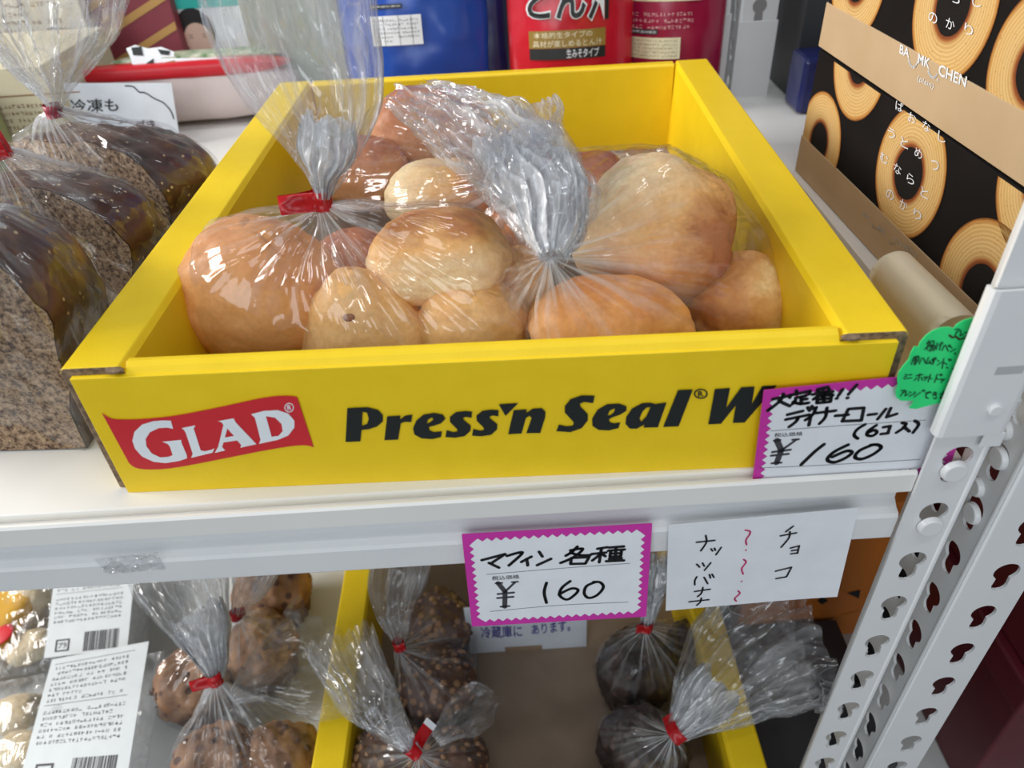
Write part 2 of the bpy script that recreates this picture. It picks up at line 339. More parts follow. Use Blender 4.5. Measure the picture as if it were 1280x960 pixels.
def fill(surf, loops, off):
    pl = [[Vector((u, v, 0)) for u, v in l] for l in loops]
    tris = tessellate_polygon(pl); flat = [p for l in pl for p in l]
    return [surf.P(p.x, p.y, off) for p in flat], [tuple(t) for t in tris]
class Print:
    def __init__(s, surf): s.s = surf; s.v = []; s.f = []
    def add(s, v, f):
        n = len(s.v); s.v += v
        for t in f:
            if (v[t[1]] - v[t[0]]).cross(v[t[2]] - v[t[0]]).dot(s.s.Nn) < 0: t = t[::-1]
            s.f.append(tuple(i + n for i in t))
    def poly(s, loops, off=0.0002): s.add(*fill(s.s, loops, off)); return s
    def stroke(s, pts, w, off=0.0003, smooth=True):
        if len(pts) == 1: pts = [pts[0], (pts[0][0] + w * 0.2, pts[0][1])]
        if smooth and len(pts) > 2: pts = catmull2(pts, 5)
        vs = []; fs = []
        for (a, b) in zip(pts, pts[1:]):
            d = Vector((b[0] - a[0], b[1] - a[1]));
            if d.length < 1e-7: continue
            n = Vector((-d.y, d.x)).normalized() * w / 2; k = len(vs)
            for q in ((a[0] + n.x, a[1] + n.y), (a[0] - n.x, a[1] - n.y), (b[0] - n.x, b[1] - n.y), (b[0] + n.x, b[1] + n.y)): vs.append(s.s.P(q[0], q[1], off))
            fs.append((k, k + 1, k + 2, k + 3))
        for a in pts:
            k = len(vs)
            for j in range(8): vs.append(s.s.P(a[0] + w / 2 * math.cos(j * math.pi / 4), a[1] + w / 2 * math.sin(j * math.pi / 4), off))
            fs.append(tuple(range(k, k + 8)))
        s.add(vs, fs); return s
    def text(s, t, quad, off=0.0003, bold=0.0, shear=0.0):
        """quad: where the text box falls, four (u,v) corners TL TR BR BL"""
        vs, fs = text_mesh(t, bold, shear)
        xs = [p[0] for p in vs]; ys = [p[1] for p in vs]; x0, x1, y0, y1 = min(xs), max(xs), min(ys), max(ys)
        TL, TR, BR, BL = [Vector(q) for q in quad]; out = []
        for x, y in vs:
            a = (x - x0) / (x1 - x0); b = (y - y0) / max(1e-6, (y1 - y0))
            q = (BL * (1 - a) + BR * a) * (1 - b) + (TL * (1 - a) + TR * a) * b
            out.append(s.s.P(q.x, q.y, off))
        s.add(out, fs); return s
    def make(s, name, mat, parent, label=None):
        o = mesh(name, s.v, s.f, mat, parent)
        if label: o['label'] = label
        return o
def catmull2(p, n):
    out = []; P = [p[0]] + list(p) + [p[-1]]
    for i in range(1, len(P) - 2):
        for k in range(n):
            t = k / n; a, b, c, d = P[i - 1], P[i], P[i + 1], P[i + 2]
            out.append(tuple(0.5 * (2 * b[j] + (c[j] - a[j]) * t + (2 * a[j] - 5 * b[j] + 4 * c[j] - d[j]) * t * t + (3 * b[j] - a[j] - 3 * c[j] + d[j]) * t ** 3) for j in range(len(b))))
    out.append(tuple(p[-1])); return out
TCACHE = {}
def text_mesh(t, bold, shear):
    key = (t, bold, shear)
    if key in TCACHE: return TCACHE[key]
    cu = bpy.data.curves.new('lettering', 'FONT'); cu.body = t; cu.offset = bold; cu.shear = shear; cu.resolution_u = 3
    o = bpy.data.objects.new('lettering', cu); COL.objects.link(o)
    me = bpy.data.meshes.new_from_object(o, depsgraph=bpy.context.evaluated_depsgraph_get())
    vs = [(v.co.x, v.co.y) for v in me.vertices]; fs = [tuple(p.vertices) for p in me.polygons]
    bpy.data.objects.remove(o); bpy.data.curves.remove(cu); bpy.data.meshes.remove(me)
    TCACHE[key] = (vs, fs); return vs, fs
def Z(pts, x0, y0, s): return [(x0 + x / s, y0 + y / s) for x, y in pts]
def fine_print(pr, u0, v0, u1, v1, rows, size=None, seed=1, fillr=0.85):
    """rows of illegibly small characters"""
    rnd = random.Random(seed); rh = (v1 - v0) / rows; ch = rh * 0.62 if size is None else size
    for r in range(rows):
        y = v1 - (r + 0.5) * rh; u = u0; end = u0 + (u1 - u0) * (1 if rnd.random() < fillr else rnd.uniform(0.4, 0.9))
        while u < end - ch:
            k = rnd.random()
            a = ch * 0.42
            if k < 0.93:
                for _ in range(rnd.choice((2, 3))):
                    if rnd.random() < 0.5:
                        yy = y + rnd.uniform(-a, a); pr.poly([[(u, yy - ch * .06), (u + ch * .8, yy - ch * .06), (u + ch * .8, yy + ch * .06), (u, yy + ch * .06)]])
                    else:
                        xx = u + rnd.uniform(0, ch * .7); pr.poly([[(xx, y - a), (xx + ch * .12, y - a), (xx + ch * .12, y + a), (xx, y + a)]])
            u += ch * 1.05
def barcode(pr, u0, v0, u1, v1, seed=3):
    rnd = random.Random(seed); u = u0
    while u < u1:
        w = rnd.choice((1, 1, 2, 3)) * (u1 - u0) / 75; pr.poly([[(u, v0), (min(u + w, u1), v0), (min(u + w, u1), v1), (u, v1)]]); u += w + rnd.choice((1, 1, 2)) * (u1 - u0) / 75
def clip_poly(poly, u0, v0, u1, v1):
    def cl(poly, f, inter):
        out = []
        for i in range(len(poly)):
            a, b = poly[i - 1], poly[i]
            if f(b):
                if not f(a): out.append(inter(a, b))
                out.append(b)
            elif f(a): out.append(inter(a, b))
        return out
    def ix(c): return lambda a, b: (c, a[1] + (b[1] - a[1]) * (c - a[0]) / (b[0] - a[0]))
    def iy(c): return lambda a, b: (a[0] + (b[0] - a[0]) * (c - a[1]) / (b[1] - a[1]), c)
    for f, it in ((lambda p: p[0] >= u0, ix(u0)), (lambda p: p[0] <= u1, ix(u1)), (lambda p: p[1] >= v0, iy(v0)), (lambda p: p[1] <= v1, iy(v1))):
        poly = cl(poly, f, it)
        if len(poly) < 3: return []
    return poly
def rect(u0, v0, u1, v1): return [(u0, v0), (u1, v0), (u1, v1), (u0, v1)]
def circ(cu, cv, r, n=28, ry=None): return [(cu + r * math.cos(2 * math.pi * i / n), cv + (ry or r) * math.sin(2 * math.pi * i / n)) for i in range(n)]
def sheet(name, surf, w, h, mat, parent=None, th=0.0004, nu=12, outline=None):
    """a card with thickness"""
    if outline is None:
        vs = []; fs = []
        for k, off in enumerate((0, -th)):
            for j in range(3):
                for i in range(nu + 1): vs.append(surf.P(w * i / nu, h * j / 2, off))
        n = (nu + 1) * 3
        for j in range(2):
            for i in range(nu):
                a = j * (nu + 1) + i; q = (a, a + 1, a + nu + 2, a + nu + 1); fs.append(q); fs.append(tuple(x + n for x in q[::-1]))
        rim = [i for i in range(nu + 1)] + [nu + (nu + 1) * j for j in (1, 2)] + [2 * (nu + 1) + i for i in range(nu - 1, -1, -1)] + [nu + 1]
        for a, b in zip(rim, rim[1:] + rim[:1]): fs.append((b, a, a + n, b + n))
        return mesh(name, vs, fs, mat, parent)
    tv, tf = fill(surf, [outline], 0); bv, _ = fill(surf, [outline], -th); n = len(tv)
    fs = [tuple(t) for t in tf] + [tuple(i + n for i in t[::-1]) for t in tf]
    for i in range(n): fs.append(((i + 1) % n, i, i + n, (i + 1) % n + n))
    return mesh(name, tv + bv, fs, mat, parent)

# ================================================================== SETTING
tag(box('wall_back', (-2.5, 1.6, -1.3), (2.5, 1.7, 1.6), WALL), kind='structure')
tag(box('floor', (-2.5, -2.6, -1.35), (2.5, 1.6, -1.3), FLOORM), kind='structure')

# ================================================================== RACKS
SHZ = -0.418
def keyhole(cx, cz, r=0.0068, r2=0.0042, drop=0.0115, n=18):
    pts = []
    a0 = math.asin(min(1, r2 / r)) * 0.9
    for i in range(n + 1):
        a = -math.pi / 2 + a0 + (2 * math.pi - 2 * a0) * i / n; pts.append((cx + r * math.cos(a), cz + r * math.sin(a)))
    for i in range(7):
        a = math.pi + math.pi * i / 6; pts.append((cx + r2 * math.cos(a), cz - drop + r2 * math.sin(a)))
    return pts
def flange(lo, hi, z0, z1, holes, fix, th, axis, parent, name='flange'):
    """perforated strip in the plane axis='y' (spans x) or axis='x' (spans y); th is thickness to the back"""
    outer = [(lo, z0), (hi, z0), (hi, z1), (lo, z1)]
    loops = [outer] + holes
    pl = [[Vector((a, b, 0)) for a, b in l] for l in loops]
    tris = tessellate_polygon(pl); flat = [p for l in pl for p in l]
    def P(p, t): return (p.x, fix + t, p.y) if axis == 'y' else (fix + t, p.x, p.y)
    vs = [P(p, 0) for p in flat] + [P(p, th) for p in flat]; n = len(flat)
    fs = [tuple(t) for t in tris] + [tuple(i + n for i in t[::-1]) for t in tris]
    k = 0
    for l in pl:
        m = len(l)
        for i in range(m): fs.append((k + i, k + (i + 1) % m, k + (i + 1) % m + n, k + i + n))
        k += m
    bm = bmesh.new(); V = [bm.verts.new(v) for v in vs]
    for f in fs:
        try: bm.faces.new([V[i] for i in f])
        except ValueError: pass
    return from_bm(name, bm, STEEL, parent)
PITCH = 0.0362
def post(root, x0, x1, yf, z0, z1, side, zref=-0.0062, sy=0.036, hx=None):
    """angle post: front flange spans x0..x1 at y=yf, side flange runs back from x=side"""
    p = bpy.data.objects.new('post', None); COL.objects.link(p); p.parent = root; p.location = Vector(((x0 + x1) / 2, yf, z0)) - root.location
    zs = []; z = zref
    while z > z0 + 0.02: z -= PITCH
    z += PITCH
    while z < z1 - 0.02: zs.append(z); z += PITCH
    hx = (x0 + x1) / 2 if hx is None else hx
    flange(x0, x1, z0, z1, [keyhole(hx, z) for z in zs], yf, 0.0016, 'y', p, 'front_flange')
    sgn = 1 if side == x0 else -1
    flange(yf + 0.001, yf + sy, z0, z1, [keyhole(yf + sy * 0.42, z) for z in zs], side, 0.0016 * sgn, 'x', p, 'side_flange')
    # rolled corner
    cyl = bmesh.new(); bmesh.ops.create_cone(cyl, segments=16, radius1=0.0022, radius2=0.0022, depth=z1 - z0, cap_ends=True)
    cyl.transform(Matrix.Translation((side + sgn * 0.0016, yf + 0.0018, (z0 + z1) / 2))); from_bm('rolled_corner', cyl, STEEL, p, True)
    return p
def rivet(parent, x, y, z, r=0.0062, name='rivet', ax='y', d=-1):
    bm = bmesh.new(); bmesh.ops.create_cone(bm, segments=24, radius1=r, radius2=r * 0.86, depth=0.003, cap_ends=True); bevel(bm, 0.0006)
    M = Matrix.Translation((x, y, z)) @ (Matrix.Rotation(R_(90), 4, 'X') if ax == 'y' else Matrix.Rotation(R_(-90), 4, 'Y'))
    bm.transform(M); return from_bm(name, bm, STEEL, parent, False)

rack = empty('storage_rack', (0, 0, -1.3), 'white painted steel shelving rack carrying the yellow tray of rolls', 'shelving rack')
XL, XR = -0.62, 0.2105
# upper shelf board with its turned-down lip
box('shelf_board', (XL, -0.0005, -0.012), (XR, 0.66, 0.0), BOARD, rack, 0.0008)
bp = [(-0.0085, -0.0125), (-0.0085, -0.0015), (-0.0075, -0.0002), (-0.0062, -0.0002), (-0.0055, -0.0015), (-0.0055, -0.0045), (-0.0005, -0.0045), (-0.0005, -0.0125)]
from_bm('shelf_lip', prism_bm(bp, 0, XL, 0.1866), BOARD, rack)
pf = [(0.001, -0.0118), (0.001, -0.0265), (-0.003, -0.0295), (-0.0058, -0.0305), (-0.0068, -0.0325), (-0.0068, -0.0470), (-0.0058, -0.0485), (0.014, -0.0485), (0.014, -0.0465), (0.004, -0.0465), (0.004, -0.0118)]
from_bm('shelf_beam', prism_bm(pf, 0, XL, 0.1866, 0), STEEL, rack)
box('rear_beam', (XL, 0.645, -0.05), (XR, 0.66, -0.012), STEEL, rack)
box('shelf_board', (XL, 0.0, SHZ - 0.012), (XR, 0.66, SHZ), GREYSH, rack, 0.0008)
box('shelf_beam', (XL, -0.007, SHZ - 0.05), (0.1866, 0.0, SHZ - 0.001), STEEL, rack)
pA = post(rack, 0.1868, 0.2128, -0.0105, -1.3, 0.62, 0.2128, zref=0.0100, sy=0.036, hx=0.2003)
pR = post(rack, 0.1985, 0.2285, 0.52, -1.3, 0.9, 0.2285, zref=0.02)
box('joining_sleeve', (0.1970, 0.5170, -0.01), (0.2300, 0.5194, 0.078), STEEL, pR, 0.0006)
rivet(pA, 0.2002, -0.0125, 0.0030); rivet(pA, 0.2002, -0.0125, -0.0345)
# the joining sleeve round the post
zt, zb = 0.1000, 0.0265
prof = [(0.1836, -0.0090), (0.1836, -0.0118), (0.1846, -0.0136), (0.1866, -0.0142), (0.2112, -0.0142), (0.2134, -0.0134), (0.2144, -0.0116), (0.2144, 0.028)]
inn = [(0.1848, -0.0090), (0.1848, -0.0114), (0.1854, -0.0126), (0.1869, -0.0130), (0.2110, -0.0130), (0.2126, -0.0124), (0.2132, -0.0112), (0.2132, 0.028)]
sl = from_bm('joining_sleeve', prism_bm(prof + inn[::-1], 2, zb, zt), STEEL, pA)
for xx, zz, w_, h_ in ((0.2030, 0.0620, 0.0115, 0.0042),):
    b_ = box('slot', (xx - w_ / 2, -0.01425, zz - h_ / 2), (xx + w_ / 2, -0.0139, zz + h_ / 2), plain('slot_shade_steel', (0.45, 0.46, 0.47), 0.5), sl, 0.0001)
rivet(sl, 0.2040, -0.0145, 0.0415, 0.0034, 'stud'); rivet(sl, 0.2085, -0.0145, 0.0860, 0.0038, 'stud')
box('notch_tab', (0.2050, -0.0140, 0.0190), (0.2143, -0.0130, 0.0270), STEEL, pA, 0.0004)

rack2 = empty('storage_rack', (0.5, 0, -1.3), 'neighbouring white steel rack on the right whose shelf holds the black cake cartons', 'shelving rack')
pC = post(rack2, 0.2345, 0.2710, -0.0080, -1.3, 0.62, 0.2345, zref=-0.0802, sy=0.034, hx=0.2557)
pS = post(rack2, 0.2385, 0.2740, 0.52, -1.3, 0.9, 0.2385, zref=0.01)
box('joining_sleeve', (0.2373, 0.5170, -0.01), (0.2752, 0.5194, 0.070), STEEL, pS, 0.0006)
rivet(pC, 0.2330, 0.0050, -0.0080, ax='x'); rivet(pC, 0.2330, 0.0050, -0.0470, ax='x')
rivet(pC, 0.2332, 0.0100, 0.0060, ax='x', r=0.0055); rivet(pC, 0.2332, 0.0100, -0.0330, ax='x', r=0.0055)
rivet(pC, 0.2660, -0.0095, -0.0400)
box('shelf_board', (0.2375, 0.0, -0.012), (1.0, 0.66, 0.0), BOARD, rack2, 0.0008)
box('shelf_beam', (0.285, -0.006, -0.0485), (1.0, 0.004, -0.012), STEEL, rack2)
box('shelf_board', (0.2375, 0.0, SHZ - 0.012), (1.0, 0.66, SHZ), GREYSH, rack2, 0.0008)

# ================================================================== YELLOW TRAYS
def tray(x0, y0, z0, th, label, front=True):
    root = empty('cardboard_tray', (x0, y0, z0), label, 'cardboard box', None, th)
    M = Matrix.Translation((x0, y0, z0)) @ Matrix.Rotation(th, 4, 'Z')
    w, d, h, sw = 0.3585, 0.400, 0.0722, 0.0285
    def pb(name, poly, ax, a, b, mat, bv=0.0007, caps=None, bend=None):
        bm = prism_bm(poly, ax, a, b, bv)
        bm.transform(M)
        me_mats = [mat] + ([caps] if caps else [])
        o = from_bm(name, bm, me_mats, root)
        if caps:
            axd = (M.to_3x3() @ Vector([1 if i == ax else 0 for i in range(3)])).normalized()
            for p in o.data.polygons:
                if abs(p.normal.dot(axd)) > 0.9: p.material_index = 1
        return o
    # hollow roll-over side walls; the cut corrugated ends show brown
    pb('side_wall', [(0, 0), (0.0006, h - 0.002), (0.002, h), (sw - 0.002, h), (sw, h - 0.003), (sw + 0.0025, 0)], 1, 0.0035, d, YEL, 0.0007, KRAFTEDGE)
    pb('side_wall', [(w, 0), (w - 0.0006, h - 0.002), (w - 0.002, h), (w - sw + 0.002, h), (w - sw, h - 0.003), (w - sw - 0.0025, 0)], 1, 0.0035, d, YEL, 0.0007, KRAFTEDGE)
    # back wall
    pb('back_wall', [(d - 0.010, 0.002), (d - 0.008, h - 0.002), (d - 0.006, h - 0.0005), (d + 0.001, h - 0.0005), (d + 0.002, h - 0.002), (d + 0.002, 0)], 0, sw + 0.001, w - sw - 0.001, YEL)
    pb('tray_floor', [(0.004, 0.0), (d - 0.002, 0.0), (d - 0.002, 0.0025), (0.004, 0.0025)], 0, 0.004, w - 0.004, KFLOOR, 0)
    # front panel: flat face, then the rolled-over top between the two corner notches
    hh = h - 0.0035
    pb('front_panel', [(0, 0), (0.0005, hh), (0.0033, hh), (0.0033, 0)], 0, 0.0055, w - 0.0055, YEL, 0.0003, KRAFTEDGE)
    pb('front_rollover', [(0.0004, h - 0.0085), (0.0012, h - 0.0045), (0.0045, h - 0.0012), (0.0070, h + 0.0002), (0.0095, h), (0.0125, h - 0.004), (0.0135, 0.0026), (0.0036, 0.0026), (0.0034, h - 0.0085)], 0, sw + 0.0005, w - sw - 0.0005, YEL, 0.0003)
    # frayed cardboard curls in the notches
    for xx in (sw - 0.0035, w - sw + 0.0035):
        bm = bmesh.new(); bmesh.ops.create_icosphere(bm, subdivisions=2, radius=0.0026)
        for v in bm.verts: v.co = Vector((v.co.x * 1.6, v.co.y * 0.8, v.co.z * 0.55)) * (1 + 0.3 * noise.noise(v.co * 900))
        bm.transform(M @ Matrix.Translation((xx, 0.0025, h - 0.0012))); from_bm('torn_notch', bm, KRAFTEDGE, root, True)
    s = Surf(M @ Vector((0, 0, 0)), M.to_3x3() @ Vector((1, 0, 0)), Vector((0, 0, 1)))
    return root, s, M
tray1, TS, TM = tray(-0.1897, 0.0101, 0.0, -0.0295, 'yellow printed cardboard tray filled with bagged bread rolls on the upper shelf')
tray2, _, _ = tray(-0.1775, 0.0000, SHZ, 0.0, 'yellow cardboard tray holding chocolate muffins on the lower shelf')

# ---- print on the tray front
def tracer(surf, x0, y0, s): return lambda pts: [surf.px(x0 + x / s, y0 + y / s) for x, y in pts]
g = tracer(TS, 120, 480, 4.571)
banner = g(catmull2([(33, 160), (70, 188), (120, 200), (250, 199), (430, 182), (620, 148), (800, 110), (950, 78), (1050, 66), (1120, 67), (1150, 74)], 3) + catmull2([(1245, 360), (1200, 348), (1100, 355), (900, 390), (700, 430), (500, 468), (380, 484), (280, 485), (225, 475), (190, 450)], 3))
fp = bpy.data.objects['front_panel']
RB = Print(TS).poly([banner], 0.0003).make('red_banner', RED, tray1, 'red waving banner printed at the left end')
pr = Print(TS)
G_ = [(430, 205), (443, 252), (410, 245), (360, 248), (310, 272), (286, 310), (290, 350), (320, 392), (370, 415), (415, 412), (440, 402), (425, 355), (412, 338), (380, 326), (488, 315), (492, 335), (520, 400), (522, 420), (480, 435), (400, 448), (330, 440), (265, 410), (225, 365), (210, 320), (222, 270), (265, 228), (330, 208), (385, 204)]
L_ = [(490, 248), (570, 232), (560, 250), (600, 375), (625, 380), (665, 370), (678, 362), (668, 388), (545, 418), (555, 395), (515, 275), (505, 258)]
A_ = [(698, 208), (788, 192), (800, 215), (890, 310), (918, 340), (825, 360), (832, 345), (808, 318), (730, 330), (722, 355), (740, 375), (680, 390), (700, 355), (730, 230), (720, 215)]
Ah = [(752, 250), (790, 292), (738, 302)]
D_ = [(888, 168), (960, 150), (1040, 145), (1100, 165), (1135, 205), (1135, 245), (1100, 290), (1040, 315), (932, 338), (942, 315), (910, 190)]
Dh = [(972, 180), (1025, 188), (1062, 225), (1068, 265), (1045, 292), (1005, 297)]
for loops in ([G_], [L_], [A_, Ah], [D_, Dh]): pr.poly([g(l) for l in loops], 0.0005)
pr.poly([g(circ(1105, 131, 27)), g(circ(1105, 131, 22))], 0.0005)
pr.text('R', g([(1093, 118), (1117, 114), (1119, 143), (1096, 146)]), 0.0005, 0.02)
pr.make('banner_lettering', WHITEP, RB, 'white lettering on the red banner')
pr = Print(TS); g2 = tracer(TS, 420, 480, 4.571); g3 = tracer(TS, 680, 470, 4.571)
def sm(p): return p
s1 = [(778, 155), (775, 190), (740, 185), (725, 192), (730, 203), (770, 235), (768, 265), (735, 295), (680, 304), (625, 300), (632, 262), (670, 272), (693, 268), (692, 255), (652, 215), (650, 185), (685, 158), (735, 152)]
for loops in ([[(65, 135), (180, 130), (240, 145), (268, 175), (268, 210), (235, 240), (190, 255), (146, 260), (140, 325), (55, 328)], [(152, 155), (178, 162), (188, 195), (178, 225), (148, 235)]],
              [[(292, 182), (368, 178), (366, 200), (395, 178), (437, 172), (430, 215), (395, 213), (370, 222), (355, 315), (277, 318)]],
              [[(605, 268), (600, 300), (550, 312), (490, 308), (448, 285), (440, 250), (460, 205), (500, 172), (560, 162), (610, 172), (626, 195), (600, 222), (560, 235), (530, 242), (535, 262), (560, 272)], [(550, 188), (556, 200), (535, 218), (520, 222), (525, 200)]],
              [s1], [[(x + 152, y - 8) for x, y in s1]], [[(930, 113), (1042, 106), (968, 180)]],
              [[(1015, 147), (1090, 142), (1086, 162), (1125, 138), (1175, 135), (1197, 155), (1195, 185), (1167, 277), (1087, 278), (1118, 190), (1105, 180), (1085, 190), (1060, 280), (983, 284)]]):
    pr.poly([g2(l) for l in loops], 0.0004)
for loops in ([[(290, 110), (280, 152), (230, 145), (205, 155), (208, 172), (250, 215), (250, 250), (215, 295), (150, 318), (70, 312), (85, 275), (130, 285), (165, 280), (170, 262), (118, 205), (118, 170), (150, 130), (215, 108)]],
              [[(435, 262), (425, 295), (370, 308), (310, 305), (275, 280), (275, 240), (305, 190), (360, 158), (430, 155), (470, 170), (472, 195), (435, 218), (385, 235), (370, 245), (378, 262), (400, 268)], [(405, 182), (402, 200), (380, 220), (362, 222), (375, 195)]],
              [[(700, 148), (650, 290), (568, 292), (572, 275), (530, 298), (490, 298), (465, 270), (470, 230), (500, 185), (560, 152), (610, 150), (635, 158)], [(608, 175), (585, 225), (555, 258), (545, 240), (562, 200), (585, 178)]],
              [[(765, 78), (850, 74), (768, 285), (680, 288)]],
              [circ(895, 99, 40, 28, 29), circ(895, 99, 31, 28, 22)],
              [[(975, 72), (1062, 66), (1040, 180), (1125, 62), (1203, 57), (1185, 160), (1245, 55), (1330, 50), (1145, 263), (1078, 265), (1095, 165), (1010, 270), (938, 273)]]):
    pr.poly([g3(l) for l in loops], 0.0004)
pr.text('R', g3([(878, 84), (908, 82), (912, 114), (880, 116)]), 0.0004, 0.03)
pr.make('front_lettering', BLACKP, tray1, 'heavy black italic lettering across the yellow front')

# ================================================================== CARDS ON THE SHELF EDGE
def zigzag(w, h, m, n1, n2, a):
    p = []
    for i in range(n1): t = i / n1; p += [(m + (w - 2 * m) * t, m), (m + (w - 2 * m) * (t + 0.5 / n1), m - a)]
    for i in range(n2): t = i / n2; p += [(w - m, m + (h - 2 * m) * t), (w - m + a, m + (h - 2 * m) * (t + 0.5 / n2))]
    for i in range(n1): t = i / n1; p += [(w - m - (w - 2 * m) * t, h - m), (w - m - (w - 2 * m) * (t + 0.5 / n1), h - m + a)]
    for i in range(n2): t = i / n2; p += [(m, h - m - (h - 2 * m) * t), (m - a, h - m - (h - 2 * m) * (t + 0.5 / n2))]
    return p
def quad_surf(px4, w, h, P4):
    """card whose corners TL TR BR BL are the real points P4; handwriting traced from the photograph maps into its own sheet coordinates"""
    TL, TR, BR, BL = [Vector(p) for p in P4]
    s = Surf(BL, BR - BL, TL - BL); s.h = homography(px4, [(0, h), (w, h), (w, 0), (0, 0)])
    V = (TL - BL); s.V = (V - s.U * V.dot(s.U)).normalized(); s.Nn = s.U.cross(s.V).normalized()
    return s
# lower price card, hanging with its foot swung out from the beam
CW, CH = 0.0915, 0.0650
def hang(px4, ytop, slope_y, w, h):
    TL = at(*px4[0], ytop, 1); TR = at(*px4[1], ytop, 1)
    U = (TR - TL).normalized(); D = Vector((0, -slope_y, -1)); D = (D - U * D.dot(U)).normalized()
    return [TL, TL + U * w, TL + U * w + D * h, TL + D * h]
px_l = [(577, 668), (804.5, 655), (797.5, 773), (583.5, 783)]
P4 = hang(px_l, -0.0085, 0.115, CW, CH)
def price_card(px4, P4, label, w=CW, h=CH, bend=None):
    root = empty('price_card', P4[3], label, 'price card')
    s = quad_surf(px4, w, h, P4); s.bend = bend
    sh_ = sheet('card_sheet', s, w, h, MAG, root)
    def grid_poly(poly, off):
        return Print(s).poly([poly], off)
    grid_poly(zigzag(w, h, 0.0052, 18, 12, 0.0021), 0.0002).make('white_field', CARD, root, 'white zigzag-edged field')
    return sh_, s
cardL, SL = price_card(px_l, P4, 'magenta bordered price card taped low on the shelf beam, handwritten muffins 160 yen')
t = tracer(SL, 570, 650, 5.333)
ms = 0.00175
pr = Print(SL)
for st in ([(155, 262), (305, 222), (210, 285)], [(200, 280), (262, 312)], [(315, 235), (415, 212), (325, 298)], [(470, 240), (405, 275)], [(440, 255), (445, 298)], [(520, 208), (540, 240)], [(595, 255), (505, 297)],
           [(765, 175), (730, 210), (690, 235)], [(720, 200), (800, 190), (740, 245), (655, 283)], [(720, 215), (780, 232), (850, 232)], [(725, 250), (720, 290)], [(720, 290), (815, 288)], [(815, 288), (840, 245)], [(840, 245), (725, 250)],
           [(895, 190), (960, 180)], [(855, 225), (950, 215)], [(920, 190), (905, 280)], [(915, 225), (860, 268)], [(925, 225), (945, 240)], [(970, 182), (1065, 175)], [(965, 203), (1070, 195)], [(980, 205), (975, 243)], [(975, 243), (1045, 240)], [(1050, 203), (1045, 240)], [(980, 222), (1048, 220)], [(1015, 180), (1008, 268)], [(970, 257), (1050, 253)], [(950, 273), (1065, 268)]):
    pr.stroke(t(st), 0.0017 if len(st) > 0 else 0, smooth=False if len(st) == 3 and st[0] == (155, 262) else True)
for st in ([(562, 415), (545, 480), (558, 550)], [(715, 405), (660, 450), (645, 500), (690, 530), (740, 500), (765, 465), (720, 455), (640, 495)], [(880, 412), (820, 440), (805, 490), (835, 520), (890, 500), (930, 450), (910, 415), (865, 412)]): pr.stroke(t(st), 0.0017)
pr.make('handwriting', INK, cardL, 'black marker handwriting')
def printed_part(s, t, lines, yen, small, root):
    pr = Print(s)
    for l in lines: pr.stroke(t(l), 0.00028)
    for a, w_ in yen: pr.stroke(t(a), w_, smooth=False)
    pr.text('税込価格', t(small), 0.0003, 0.012)
    pr.make('printed_text', GREYINK, root, 'printed yen sign, rules and tax note')
printed_part(SL, t, ([(180, 356), (640, 320), (1105, 288)], [(195, 605), (640, 568), (1095, 551)]),
             [([(252, 414), (294, 472)], 0.0026), ([(360, 410), (294, 472)], 0.0013), ([(294, 472), (288, 575)], 0.0026), ([(247, 488), (350, 478)], 0.0013), ([(243, 515), (345, 507)], 0.0013), ([(262, 574), (318, 569)], 0.0012), ([(236, 416), (278, 413)], 0.0011), ([(340, 409), (378, 406)], 0.0011)],
             [(215, 368), (390, 358), (390, 385), (213, 397)], cardL)
